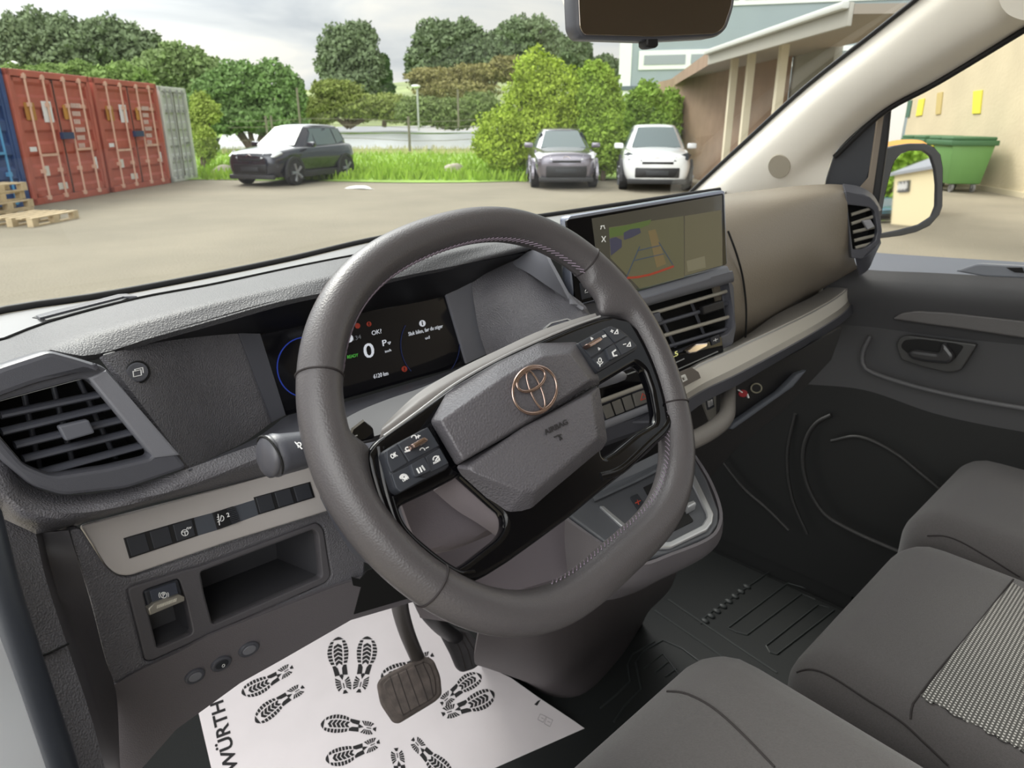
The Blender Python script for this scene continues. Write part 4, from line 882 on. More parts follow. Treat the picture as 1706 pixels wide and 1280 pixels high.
# lower knee panel with three round caps
low = [(190, 1145), (240, 1117), (300, 1089), (350, 1061), (548, 984), (598, 967), (645, 950), (690, 985), (692, 1000), (585, 1031), (470, 1097), (400, 1136), (331, 1186), (292, 1214), (232, 1282), (150, 1400), (205, 1400), (200, 1280)]
fk = Frame.fit(AY(190, 1144, .572), AY(598, 966, .585), AY(331, 1186, .585))
kp = plate('knee_panel', fk, low, -.006, .002, grain_fine, dash, .002)
for i, (u, v) in enumerate(((326, 1129), (370, 1108), (416, 1084))):
    c = plate('round_switch' if i == 1 else 'blanking_plug', fk, [(u+17*math.cos(a)+0.0, v+11*math.sin(a)-7*math.cos(a)) for a in np.linspace(0, 2*PI, 26, endpoint=False)], .0, .005, plastic, kp, .0015)
    plate('plug_face', fk, [(u+11*math.cos(a), v+6.5*math.sin(a)-4.5*math.cos(a)) for a in np.linspace(0, 2*PI, 22, endpoint=False)], .003, .0058, plastic_grey if i != 1 else key_m, c, .0004)
plate('bracket_opening', fk, [(586, 962), (600, 966), (612, 951), (640, 942), (664, 968), (686, 996), (590, 1024), (602, 979), (589, 976)], .0018, .003, void_m, kp, .0002)
text('rocker_mark', 'O', fk, (369.5, 1113), (374.5, 1111), 5, white_mark, kp, .0066)
# end cap of the dashboard at the driver's door
Ea = [AY(u, v, y) for u, v, y in ((0, 862, .58), (30, 960, .53), (62, 1097, .49), (115, 1280, .44), (150, 1400, .42))]
Eb = [AY(u, v, y) for u, v, y in ((60, 890, .575), (75, 960, .54), (112, 1075, .505), (150, 1190, .47), (182, 1310, .44), (200, 1400, .42))]
Ec = [AY(u, v, y) for u, v, y in ((70, 888, .60), (95, 985, .575), (130, 1075, .55), (165, 1190, .52), (195, 1310, .49), (215, 1400, .47))]
Ed = [AY(u, v, y) for u, v, y in ((114, 884, .59), (150, 1000, .58), (176, 1100, .575), (192, 1146, .57), (200, 1280, .56), (206, 1400, .55))]
loft('door_side_trim', [Ea, Eb], grain, dash, 30, 3, thick=.004)
loft('end_cap', [Eb, Ec, Ed], mat('end_cap_plastic', (74, 72, 76), .4), dash, 30, 4, thick=.004)
tube('trim_seam', [AY(u, v, y) for u, v, y in ((60, 1097, .488), (85, 1087, .495), (114, 1073, .503))], .0008, void_m, dash, 6)
# black door seal and white door aperture
o = tube('door_seal', [AY(u, v, y) for u, v, y in ((-35, 860, .53), (-5, 985, .49), (30, 1100, .46), (62, 1200, .435), (92, 1290, .415), (130, 1400, .40))], .0125, mat('seal_rubber', (40, 44, 52), .4), None, 12, n=24, squash=1.0)
tag(o, 'black rubber door seal running down the left edge', 'seal')
o = loft('door_aperture', [[AY(u, v, y) for u, v, y in ((-60, 900, .49), (-20, 1010, .455), (25, 1130, .43), (78, 1285, .39), (110, 1380, .37))], [AY(u, v, y) for u, v, y in ((-260, 940, .40), (-220, 1050, .38), (-170, 1170, .36), (-120, 1330, .33), (-90, 1420, .31))]], body_white, None, 24, 4, thick=.004)
tag(o, 'white painted door opening edge at the lower left', 'door frame')
# ---------------- infotainment screen
yaw, tl = math.radians(14), math.radians(7)
fsn = Frame(Vector((.825, .557, -.155)), Vector((-math.sin(yaw)*math.cos(tl), -math.cos(yaw)*math.cos(tl), math.sin(tl))))
lit = [(986, 364), (1203, 325), (1204, 442.5), (1003, 497)]
hs = [(944, 366), (1206, 322), (1211, 441), (960, 508)]
scr = thing('touchscreen', 'wide touchscreen on the dashboard showing the reversing camera', 'screen', fsn.at(1075, 480, -.02))
plate('screen_housing', fsn, [(946, 360), (1209, 316), (1213, 442), (1010, 497), (961, 511), (950, 470)], -.022, -.001, mat('screen_housing', (150, 156, 172), .25, metal=.7), scr, .004, rnd=.006)
plate('bezel', fsn, hs, -.004, .001, black_gloss, scr, .0008, rnd=.004)
sg = mat('screen_glass', (30, 33, 32), .10, coat=1.0); lt = lambda nm, c, e: mat('camera_'+nm, c, .35, emit=e)
pn = plate('display', fsn, lit, .0, .0016, mat('display_panel', (66, 64, 56), .18, emit=.25, coat=.6), scr, .0003)
S = lambda nm, pts, m, h=.0020, rnd=0: plate(nm, fsn, pts, .0014, h, m, pn, .0001, rnd=rnd)
S('camera_picture', [(1015, 379), (1139, 360), (1140, 462), (1066, 481), (1017, 430)], lt('ground', (92, 90, 68), .22))
S('camera_hedge', [(1015, 380), (1040, 376), (1085, 366), (1082, 374), (1040, 392), (1016, 396)], lt('hedge', (80, 96, 52), .25), .0023)
S('camera_car', [(1016, 398), (1026, 395), (1036, 400), (1036, 412), (1018, 426)], lt('cars', (62, 62, 78), .25), .0025, .001)
S('camera_car', [(1039, 388), (1050, 382), (1066, 380), (1068, 388), (1052, 396), (1040, 400)], lt('cars', (62, 62, 78), .25), .0025, .001)
S('camera_strip', [(1080, 385), (1092, 382), (1110, 440), (1094, 446)], lt('strip', (112, 98, 68), .22), .0022)
ln = lt('guide', (52, 66, 84), .35); rd = lt('red_guide', (140, 56, 40), .3)
strokes('guide_line', fsn, [[(1066, 411), (1044, 462)], [(1058, 434), (1106, 423)], [(1098, 404), (1123, 444)], [(1062, 418), (1100, 409)]], .0010, ln, pn, .0026, h0=.002)
strokes('guide_line', fsn, [[(1046, 463), (1062, 462), (1082, 458), (1100, 452), (1122, 444)]], .0028, rd, pn, .0028, h0=.002)
S('side_panel', [(1141, 360), (1202, 350), (1203, 442), (1141, 460)], lt('panel', (96, 92, 72), .22), .0019)
S('side_tile', [(1144, 435), (1174, 427), (1176, 446), (1146, 453)], lt('tile', (112, 108, 88), .25), .0022)
strokes('screen_icon', fsn, [[(1001, 377), (1007, 376)], [(1003, 376), (1001, 382)], [(1006, 376), (1008, 381)]], .0008, lt('icon', (190, 190, 185), .4), pn, .0022, h0=.0015)
strokes('screen_icon', fsn, [[(1003, 394), (1009, 403)], [(1009, 394), (1003, 403)]], .0009, lt('icon', (190, 190, 185), .4), pn, .0022, h0=.0015)
hb = plate('home_key', fsn, [(966, 472), (993, 464), (997, 492), (970, 500)], .0, .0022, key_m, scr, .0006, rnd=.001)
strokes('key_symbol', fsn, [ring_pts(979, 486, 4, .9, 10, PI, 2*PI), [(975, 488), (983, 486)]], .0006, white_mark, hb, .0028, h0=.002)
strokes('key_mark', fsn, [[(971, 475), (979, 473)]], .0012, mat('mark_beige', (190, 182, 170), .5), hb, .0028, h0=.002)
# ---------------- centre stack
fc2 = Frame(Vector((.86, .56, -.24)), Vector((-.20, -.955, .21)))
face = [(950, 506), (1010, 499), (1062, 484), (1213, 443), (1216, 470), (1228, 545), (1222, 575), (1200, 585), (1130, 620), (1134, 660), (1082, 700), (1012, 730), (960, 700), (930, 620), (905, 560), (930, 530)]
vh = [(1040, 522), (1085, 506), (1213, 469), (1220, 478), (1222, 545), (1212, 556), (1118, 592), (1060, 600)]
cs = plate('centre_stack', fc2, [face, vh], -.02, -.002, plastic, dash, .003, rnd=.004)
cavity('vent_duct', fc2, vh, .05, void_m, cs, scale=.96, h0=-.004)
plate('stack_ledge', fc2, [(1050, 489), (1213, 443), (1219, 455), (1060, 503)], -.004, .012, mat('ledge_grey', (128, 132, 142), .35), dash, .003)
loft('stack_brow', [[fc2.at(u, v, .012) for u, v in ((1055, 499), (1130, 477), (1221, 452))], [fc2.at(u, v, .006) for u, v in ((1058, 512), (1135, 489), (1223, 465))], [fc2.at(u, v, -.004) for u, v in ((1058, 516), (1135, 494), (1222, 470))]], plastic_grey, dash, 12, 4, curve_across=True, thick=.003)
sl2 = mat('vent_slat_bright', (150, 146, 136), .35)
for a, b_ in (((1050, 533), (1219, 483)), ((1075, 546), (1218, 504)), ((1090, 564), (1218, 527)), ((1105, 580), (1212, 548))):
    slat(fc2, a, b_, .0030, sl2 if a[1] in (533, 564) else slm, cs, -.012, .9)
for a, b_ in (((1100, 528), (1130, 588)), ((1150, 500), (1178, 570))): slat(fc2, a, b_, .003, slm, cs, -.03, .5, 'vane')
plate('vent_tab', fc2, [(1170, 511), (1206, 500), (1208, 514), (1173, 525)], -.012, -.003, black_matt, cs, .002, rnd=.002)
plate('vent_tab', fc2, [(1082, 525), (1100, 520), (1104, 536), (1086, 541)], -.012, -.002, slm, cs, .002)
# climate control bar
cb = plate('climate_panel', fc2, [(1100, 603), (1202, 560), (1206, 586), (1190, 596), (1118, 628)], -.006, .002, black_gloss, dash, .001)
text('temperature', '19.5', fc2, (1112, 596+4), (1130, 588+4), 8, mat('digits', (190, 190, 120), .5, emit=.5), cb, .0026, bold=.01)
plate('temperature_lever', fc2, [(1144, 584), (1160, 573), (1180, 571), (1179, 578), (1160, 588), (1148, 590)], .002, .012, chrome, cb, .002, rnd=.002)
strokes('chrome_line', fc2, [[(1118, 608), (1140, 598)], [(1120, 620), (1196, 586)]], .0012, silver_edge, cb, .0035, h0=.001)
plate('fan_key', fc2, [(1184, 563), (1198, 557), (1201, 570), (1187, 576)], .001, .004, key_m, cb, .0006)
strokes('fan_symbol', fc2, [[(1189, 568), (1196, 565)], [(1192, 564), (1193, 569)]], .0006, white_mark, cb, .0046, h0=.003)
# lower stack seen through the wheel
cb2 = plate('climate_panel', fc2, [(990, 640), (1080, 603), (1084, 640), (1000, 668)], -.006, .001, black_gloss, dash, .001)
plate('temperature_lever', fc2, [(998, 643), (1010, 637), (1040, 629), (1038, 635), (1012, 645), (1000, 648)], .001, .010, chrome, cb2, .002, rnd=.002)
strokes('chrome_line', fc2, [[(1046, 624), (1062, 618)], [(1030, 627), (1044, 624)]], .0012, silver_edge, cb2, .0035, h0=.001)
slat(fc2, (990, 673), (1100, 632), .0035, mat('stack_bar', (150, 146, 138), .35), dash, .002, .8, 'stack_bar')
kk = keys(fc2, [(1001, 677), (1052, 656), (1059, 680), (1010, 700)], 3, mat('stack_key', (104, 102, 98), .45), cs, base_h=.001, h=.004, gap=.04, nm='stack_key')
hz = plate('hazard_key', fc2, [(1055, 657), (1082, 647), (1086, 668), (1060, 678)], 0, .004, MATS['stack_key'], cs, .0008, rnd=.001)
strokes('hazard_mark', fc2, [[(1068, 667), (1079, 663), (1071, 656), (1068, 667)]], .0009, mat('hazard_red', (190, 70, 50), .5), hz, .0048, h0=.003)
slat(fc2, (990, 715), (1110, 668), .006, plastic_grey, dash, .004, .8, 'stack_bar')
loft('stack_chin', [[fc2.at(u, v, .006) for u, v in ((985, 722), (1050, 700), (1100, 684))], [fc2.at(u, v, -.004) for u, v in ((985, 745), (1050, 722), (1110, 700))], [fc2.at(u, v, -.03) for u, v in ((985, 752), (1050, 728), (1110, 706))]], plastic, dash, 12, 3, thick=.003)
# ---------------- passenger pod
P0 = rail([(1160, 330, .70), (1213, 323, .655), (1280, 315, .625), (1340, 309, .595), (1390, 307, .57), (1412, 309, .555)])
P1 = rail([(1165, 360, .62), (1214, 352, .60), (1280, 345, .575), (1340, 338, .555), (1390, 332, .54), (1411, 330, .535)])
P2 = rail([(1180, 440, .565), (1218, 430, .56), (1285, 415, .545), (1345, 400, .535), (1390, 390, .53), (1416, 384, .525)])
P3 = rail([(1200, 535, .56), (1240, 518, .555), (1300, 483, .545), (1350, 456, .54), (1395, 442, .53), (1423, 430, .525)])
P4 = rail([(1195, 600, .63), (1240, 578, .64), (1290, 543, .65), (1340, 508, .65), (1400, 474, .64), (1440, 455, .62)])
pod_m = mat('pod_warm_lit', (138, 129, 116), .42, bump=('leather', 500, .35))  # warm light from the side window put into the beige base colour
loft('passenger_pod', [P0, P1, P2, P3, P4], pod_m, dash, 36, 9, curve_across=True, thick=.004)
tube('pod_seam', [AY(u, v, y-.008) for u, v, y in ((1213, 385, .580), (1226, 420, .563), (1237, 460, .557), (1243, 510, .556), (1243, 545, .556), (1240, 580, .578))], .0016, void_m, dash, 6, n=30)
fr_ = Frame.fit(AX(1416, 335, 1.375), AX(1466, 345, 1.41), AX(1428, 425, 1.385))
vro = [(1408, 318), (1450, 328), (1464, 345), (1470, 385), (1466, 405), (1450, 418), (1436, 432), (1419, 430)]
vri = [(1412, 341), (1448, 345), (1457, 352), (1462, 385), (1458, 402), (1440, 415), (1421, 416)]
rv = plate('air_vent', fr_, [vro, vri], -.012, .003, plastic, dash, .0015, rnd=.003)
cavity('vent_duct', fr_, vri, .04, void_m, rv, scale=.97, h0=-.004)
for a, b_ in (((1418, 358), (1449, 348)), ((1418, 373), (1455, 361)), ((1421, 387), (1458, 378)), ((1423, 401), (1459, 392)), ((1425, 413), (1455, 405))): slat(fr_, a, b_, .0032, sl2, rv, -.010, .8)
plate('vent_tab', fr_, [(1437, 368), (1451, 366), (1458, 378), (1446, 383)], -.004, .006, mat('tab_pale', (150, 150, 156), .35), rv, .002, rnd=.002)
loft('pod_end', [[AX(u, v, x) for u, v, x in ((1405, 306, 1.385), (1432, 311, 1.41), (1455, 325, 1.43), (1469, 350, 1.44))], [fr_.at(u, v, .0) for u, v in ((1410, 322), (1440, 325), (1456, 335), (1465, 352))]], plastic, dash, 14, 3, thick=.004)
loft('pod_end', [[fr_.at(u, v, .0) for u, v in ((1467, 400), (1455, 416), (1438, 430), (1424, 428))], [AX(u, v, x) for u, v, x in ((1468, 405, 1.43), (1458, 425, 1.44), (1446, 450, 1.43), (1432, 460, 1.42))]], plastic, dash, 14, 3, thick=.004)
# ---------------- silver shelf strip, right
S0 = [AY(u, v, y) for u, v, y in ((1110, 640, .53), (1160, 604, .545), (1206, 581, .56), (1252, 553, .575), (1290, 526, .585), (1350, 496, .59), (1415, 461, .595), (1421, 463, .590))]
S1 = [AZ(u, v, -.318) for u, v in ((1112, 652), (1160, 610), (1206, 589), (1252, 567), (1300, 545), (1357, 517), (1404, 488), (1420, 470))]
S2 = [AZ(u, v, -.345) for u, v in ((1125, 668), (1170, 640), (1217, 617), (1265, 592), (1315, 565), (1365, 537), (1408, 507), (1424, 479))]
S3 = [AZ(u, v, -.352) for u, v in ((1126, 678), (1170, 650), (1219, 627), (1267, 602), (1317, 575), (1367, 546), (1411, 515), (1427, 484))]
loft('silver_shelf', [S0, S1], mat('silver_top_shaded', (170, 168, 166), .4, metal=.5), dash, 40, 3, thick=.003)  # same silver as the strip; shade on the top put into its tone
loft('silver_strip', [S1, S2], mat('silver_front_lit', (222, 218, 208), .45, metal=.15), dash, 40, 4, thick=.003)  # light on the front face put into the paler silver
loft('strip_lip', [S2, S3], mat('strip_lip', (150, 145, 136), .4, metal=.5), dash, 40, 2, thick=.003)
S4 = [AZ(u, v, -.370) for u, v in ((1128, 700), (1172, 667), (1224, 641), (1272, 613), (1321, 585), (1372, 556), (1416, 524), (1440, 495))]
S5 = [p + Vector((0, .09, -.03)) for p in S4]
loft('shelf_front', [S3, S4, S5], plastic, dash, 40, 3, thick=.003)
loft('dash_end', [[AY(1421, 462, .59), AY(1430, 455, .57), AY(1440, 452, .555)], [AY(1430, 500, .56), AY(1442, 500, .56), AY(1452, 500, .57)], [AY(1420, 545, .62), AY(1440, 535, .62), AY(1458, 520, .62)]], plastic, dash, 8, 4, thick=.004)
fq = Frame.fit(catmull(S1, 40)[3], catmull(S1, 40)[12], catmull(S2, 40)[6]); fq = Frame(fq.o + fq.n*.0015, fq.n)
pc_ = plate('shelf_socket_panel', fq, [(1128, 622), (1152, 612), (1164, 620), (1168, 630), (1130, 650)], .0, .002, mat('socket_panel', (108, 102, 96), .5), dash, .0005, rnd=.001)
plate('socket_frame', fq, [[(1133, 628), (1142, 624), (1146, 633), (1137, 638)], [(1136, 630), (1140.5, 628), (1143, 632.5), (1138.5, 635)]], .001, .004, mat('socket_white', (224, 224, 220), .5), pc_, .0003)
# dark cavity below, sockets and side bracket
fd = Frame(Vector((.95, .62, -.45)), Vector((-.45, -.85, .25)))
plate('lower_dash_panel', fd, [(1000, 700), (1130, 690), (1300, 600), (1405, 545), (1385, 600), (1300, 690), (1230, 745), (1180, 800), (1080, 800), (1000, 790)], -.01, .0, black_matt, dash, .001)
br = mat('bracket_grey', (116, 112, 108), .5, bump=('noise', 900, .3))
tube('side_bracket', [AZ(u, v, -.40) for u, v in ((1214, 640), (1213, 665), (1211, 690), (1203, 703), (1185, 717), (1155, 733), (1120, 745))], .0125, br, dash, 10, n=30, squash=.8)
fe = Frame(Vector((.86, .52, -.42)), Vector((-.35, -.90, .25)))
up_ = plate('usb_panel', fe, [(1166, 658), (1193, 646), (1194, 706), (1187, 711)], -.004, .002, mat('usb_panel', (112, 110, 104), .5), dash, .001)
plate('usb_slider', fe, [(1177, 664), (1188, 658), (1191, 678), (1180, 684)], .001, .005, key_m, up_, .001, rnd=.001); plate('slider_cap', fe, [(1180, 668), (1187, 665), (1189, 675), (1182, 679)], .004, .008, silver_edge, up_, .001)
sk = plate('power_socket', fd, disc_pts(1260, 647, 9.5, 8.2), -.004, .003, black_matt, dash, .0015); bm = tube_bm([fd.at(*p, .003) for p in disc_pts(1260, 647, 8.8, 7.6)], .0014, 6, True); obj('socket_ring', bm, mat('socket_ring', (150, 146, 128), .4, metal=.5), sk)
plate('red_socket', fd, disc_pts(1239, 656, 7, 6.2), -.004, .003, mat('socket_red', (150, 40, 48), .5), dash, .001)
strokes('socket_mark', fd, [[(1231, 650), (1237, 654)], [(1246, 657), (1248, 663)]], .0016, white_mark, dash, .004)
plate('glovebox_ledge', fd, [(1222, 706), (1300, 652), (1330, 622), (1345, 617), (1322, 645), (1222, 716), (1215, 715)], .004, .02, mat('ledge_blue', (84, 88, 96), .4), dash, .003)
# ---------------- centre console
CZ = -.47
def cz(u, v, z=CZ): return AZ(u, v, z)
fz = Frame(Vector((.75, .5, CZ)), Vector((0, -.12, 1)), Vector((1, 0, 0)))
con = thing('centre_console', 'grey centre console with a silver rim below the steering wheel rim', 'console', Vector((.78, .55, FL)))
top = [(930, 830), (1000, 800), (1080, 765), (1150, 750), (1178, 800), (1197, 850), (1196, 872), (1184, 890), (1120, 918), (1060, 935), (1010, 905), (950, 860)]
plate('console_top', fz, top, -.01, 0, mat('console_plastic', (82, 84, 89), .4, bump=('noise', 1200, .2)), con, .003, rnd=.006)
rim_o = [(1135, 762), (1153, 781), (1189, 855), (1187, 870), (1178, 882), (1118, 911), (1095, 912)]; rim_i = [(1097, 903), (1116, 902), (1169, 875), (1177, 862), (1176, 853), (1146, 790), (1128, 770)]
plate('console_rim', fz, rim_o + rim_i, .0, .005, silver_edge, con, .002, rnd=.002)
plate('console_strip', fz, [(999, 843), (1006, 843), (1043, 874), (1037, 878)], .0, .004, silver_edge, con, .001, rnd=.001)
plate('drive_selector_recess', fz, [(1072, 812), (1092, 802), (1105, 830), (1088, 842)], .0, .0015, void_m, con, .0003)
dk = plate('drive_mode_key', fz, [(1050, 828), (1062, 822), (1076, 842), (1064, 850)], .0, .003, key_m, con, .0006, rnd=.001)
strokes('drive_mark', fz, [[(1059, 838), (1067, 834)], [(1062, 833), (1064, 840)]], .0009, MATS['hazard_red'], dk, .0038, h0=.002)
plate('selector', fz, [(1142, 838), (1156, 833), (1160, 838), (1146, 846)], .0, .012, silver_edge, con, .002); plate('tray_floor', fz, [(1104, 850), (1140, 846), (1156, 868), (1120, 886)], .0, .0012, void_m, con, .0003, rnd=.003)
bm = bmesh.new()
o = loft('console_tray', [[fz.at(u, v, .006) for u, v in ((990, 832), (1060, 800), (1130, 768), (1146, 770))], [fz.at(u, v, .002) for u, v in ((985, 823), (1058, 790), (1128, 758), (1150, 755))], [fz.at(u, v, .012) for u, v in ((975, 812), (1050, 778), (1120, 746), (1150, 742))]], mat('tray_grey', (98, 101, 107), .35), con, 20, 3, curve_across=True, thick=.003)
T0 = [fz.at(u, v, -.002) for u, v in ((945, 862), (1010, 908), (1060, 937), (1120, 920), (1184, 892), (1197, 872), (1198, 850), (1180, 800), (1150, 752))]
T1 = [AZ(u, v, -.52) for u, v in ((945, 900), (1000, 950), (1056, 965), (1120, 945), (1180, 915), (1195, 897), (1198, 872), (1180, 822), (1150, 775))]
T2 = [AZ(u, v, -.60) for u, v in ((950, 960), (1000, 995), (1050, 985), (1100, 960), (1150, 935), (1170, 925), (1180, 905), (1165, 865), (1140, 825))]
loft('console_side', [T0, T1, T2], grain_fine, con, 40, 5, curve_across=True, thick=.004)
# trunk running down to the floor
def zz(u, v, z): return AZ(u, v, z)
K = [[zz(800, 1040, -.70), zz(830, 1030, -.70), zz(890, 1025, -.68), zz(960, 1000, -.66), zz(1050, 975, -.66), zz(1130, 950, -.68)],
     [zz(790, 1100, -.86), zz(850, 1095, -.85), zz(905, 1090, -.84), zz(965, 1075, -.84), zz(1055, 1020, -.86), zz(1110, 990, -.90)],
     [zz(800, 1110, -1.0), zz(860, 1128, -1.0), zz(908, 1140, -1.0), zz(955, 1130, -1.0), zz(1040, 1060, -1.0), zz(1080, 1020, -1.02)],
     [zz(805, 1108, -1.095), zz(870, 1135, -1.095), zz(915, 1160, -1.095), zz(965, 1160, -1.095), zz(1030, 1100, -1.095), zz(1070, 1040, -1.095)]]
loft('tunnel_cover', K, mat('tunnel_plastic', (88, 82, 84), .5, bump=('noise', 900, .4)), con, 30, 8, curve_across=True, thick=.004)
# knee bolster seen through the lower part of the wheel
KB = [[AY(u, v, y) for u, v, y in ((700, 860, .70), (800, 830, .68), (950, 790, .64), (1000, 775, .62))],
      [AY(u, v, y) for u, v, y in ((690, 930, .66), (800, 920, .66), (950, 858, .62), (1015, 897, .55))],
      [AY(u, v, y) for u, v, y in ((690, 1000, .62), (800, 1000, .62), (950, 960, .58), (1050, 950, .53))],
      [AY(u, v, y) for u, v, y in ((700, 1030, .66), (800, 1040, .66), (920, 1020, .62), (1060, 985, .56))]]
loft('knee_bolster', KB, column_grey, dash, 24, 5, thick=.004)
# ================================================================ STEERING WHEEL
WC = Vector((.36134932, .35332673, -.20357474)); WNn = Vector((-.00060893, -.81758716, .57580454)); WX = Vector((.99040509, .07907928, .11333237))
fw_ = Frame(WC, WNn, WX)
wheel = thing('steering_wheel', 'leather wrapped squarish steering wheel with gloss black spokes, turned slightly left', 'steering wheel', fw_.M.copy())
def rimR(t): return (.157654 + .007432*math.sin(t) + .010742*math.cos(2*t) - .000315*math.sin(3*t) - .003162*math.cos(4*t) + .000693*math.sin(5*t) + .000655*math.cos(6*t) + .000281*math.cos(t) - .000644*math.cos(3*t) + .000043*math.sin(2*t))
def rimP(t, off=0, h=0): 
    r = rimR(t)+off; return fw_.w(r*math.cos(t), r*math.sin(t), h)
def H(u, v, h=0): return fw_.at(u, v, h)
inL = [(574, 628), (566, 662), (564, 690), (567, 712), (583, 729), (604, 735), (622, 737), (616, 757), (617, 788), (626, 823), (641, 864), (664, 893), (705, 931), (755, 966), (772, 974)]
inR = [(975, 466), (988, 480), (999, 494), (1005, 508), (1004, 521), (1022, 524), (1046, 529), (1067, 548), (1087, 570), (1104, 607), (1114, 633), (1128, 683), (1128, 703), (1118, 722)]
def polar(P):
    q = [fw_.loc(u, v, .003) for u, v in P]; q = [(math.atan2(y, x) % (2*PI), math.hypot(x, y)) for x, y, _ in q]
    return q
pl_ = sorted(polar(inL)); pr_ = sorted([((a+PI) % (2*PI)-PI, r) for a, r in polar(inR)])
def grip(t):
    "how far the leather reaches inwards beyond the round rim at this angle"
    a = t % (2*PI); b = (t+PI) % (2*PI)-PI; base = rimR(t)-.0142; e = 0
    for q, x in ((pl_, a), (pr_, b)):
        if q[0][0] <= x <= q[-1][0]: e = max(e, base-float(np.interp(x, [k[0] for k in q], [k[1] for k in q])))
    return e
n = 420; bm = bmesh.new(); rings = []
gr = np.array([grip(2*PI*i/n) for i in range(n)]); gr = sum(np.roll(gr, k) for k in (-2, -1, 0, 1, 2))/5
def rimrad(t):  # a little fuller at the bottom and at the thumb grips
    return .0142 + .0020*max(0, -math.sin(t))**2 + .0006*math.exp(-((math.sin(t)-.1)/.25)**2)
SEAMS = (math.radians(30.5), math.radians(149.5), math.radians(-23.8), math.radians(203.8))
for i in range(n):
    t = 2*PI*i/n; c = rimP(t); tan = (rimP(t+.01)-rimP(t-.01)).normalized(); x = fw_.n.cross(tan).normalized(); y = tan.cross(x); r = rimrad(t)
    inward = (WC-c).normalized(); ring = []
    for k in range(28):
        d_ = x*math.cos(2*PI*k/28) + y*math.sin(2*PI*k/28)*1.12; s_ = max(0, d_.dot(inward)); g = gr[i]*s_**1.3
        ring.append(bm.verts.new(c + d_*r + inward*g - fw_.n*(d_.dot(fw_.n)*r*.55*min(1, g/.02)) - fw_.n*g*.12))
    rings.append(ring)
for i in range(n):
    A, B = rings[i], rings[(i+1) % n]
    for k in range(28): bm.faces.new((A[k], A[(k+1) % 28], B[(k+1) % 28], B[k]))
rim = smooth(obj('rim', bm, leather, wheel), 80)
seam_m = mat('seam_dark', (36, 30, 32), .7)
for t in SEAMS:
    c = rimP(t); tan = (rimP(t+.01)-rimP(t-.01)).normalized(); x = fw_.n.cross(tan).normalized(); y = tan.cross(x); r = rimrad(t)+.0002
    obj('seam', tube_bm([c + (x*math.cos(a) + y*1.12*math.sin(a))*r for a in np.linspace(0, 2*PI, 36, endpoint=False)], .0008, 6, True), seam_m, rim)
def stitches(t0, t1, nm='stitching', inner=-1, lift=.35):
    bm = bmesh.new(); L = abs(t1-t0)*.165; k = int(L/.0052); tt = np.linspace(t0, t1, k+1)
    for i in range(k):
        def q(t, a):
            c = rimP(t); tan = (rimP(t+.01)-rimP(t-.01)).normalized(); x = (c-WC); x = (x-tan*x.dot(tan)-fw_.n*x.dot(fw_.n)).normalized(); r = rimrad(t)*1.02+.0003
            return c + (-x*math.cos(a) + fw_.n*1.12*math.sin(a))*r
        a0, a1 = lift-.13, lift+.13
        m_ = (tt[i]+tt[i+1])/2
        tube_bm([q(tt[i], a0), q(m_, (a0+a1)/2), q(tt[i+1]+(tt[1]-tt[0])*.25, a1)], .00055, 5, bm=bm)
    return obj(nm, bm, thread, rim)
stitches(math.radians(148), math.radians(28), lift=.12); stitches(math.radians(-25), math.radians(-120), lift=.22)
# gloss black spoke frame with two openings
outer = [(612, 757), (628, 734), (660, 711), (700, 684), (757, 643), (830, 601), (900, 568), (960, 543), (1000, 529), (1022, 525), (1046, 530), (1067, 548), (1087, 571), (1104, 607), (1114, 633), (1128, 683), (1128, 703), (1116, 722), (1077, 759), (1040, 790), (997, 824), (954, 860), (900, 900), (850, 936), (815, 958), (800, 966), (784, 971), (769, 971), (755, 964), (705, 930), (664, 892), (641, 863), (626, 822), (617, 788)]
holeL = [(667, 843), (668, 872), (680, 888), (711, 916), (757, 948), (775, 940), (831, 897), (843, 880), (843, 858), (767, 790), (760, 797), (720, 818)]
holeR = [(999, 642), (1042, 616), (1062, 604), (1076, 616), (1088, 650), (1095, 690), (1094, 704), (1062, 722), (1026, 752), (1006, 763), (1003, 745), (1012, 738), (1005, 690), (1001, 662)]
spoke = plate('spoke_frame', fw_, [outer, holeL, holeR], -.006, .006, black_gloss, wheel, .004, rnd=.004, bseg=3)
strip = lambda nm, pts, r, m, h=.008, sq=.6: tube(nm, catmull([H(u, v, h) for u, v in pts], 40), r, m, spoke, 8, up=fw_.n, squash=sq)
strip('edge_highlight', [(640, 727), (690, 691), (757, 641), (830, 599), (900, 566), (960, 541), (1000, 527)], .0010, silver_edge, .006)  # highlight on the gloss edge laid in as a bright strip
# inner raised ribs of the frame
strip('frame_rib', [(634, 745), (640, 790), (652, 840), (667, 878), (711, 922), (766, 958), (790, 957)], .0035, black_gloss, .005, .7)
strip('frame_rib', [(1074, 560), (1096, 600), (1108, 645), (1116, 690), (1112, 708), (1080, 740), (1030, 785), (1000, 795)], .0040, black_gloss, .005, .7)
# matt band above the spokes
loft('spoke_band', [[H(u, v, -.010) for u, v in ((636, 712), (662, 686), (698, 654), (760, 617), (830, 583), (900, 551), (960, 531), (992, 522))], [H(u, v, .0005) for u, v in ((636, 716), (668, 692), (706, 664), (764, 628), (832, 593), (902, 560), (960, 538), (994, 526))], [H(u, v, .003) for u, v in ((632, 731), (680, 697), (718, 669), (768, 635), (834, 598), (903, 564), (960, 541), (996, 528))]], mat('band_plastic', (106, 102, 100), .42), wheel, 40, 4, curve_across=True, thick=.004)
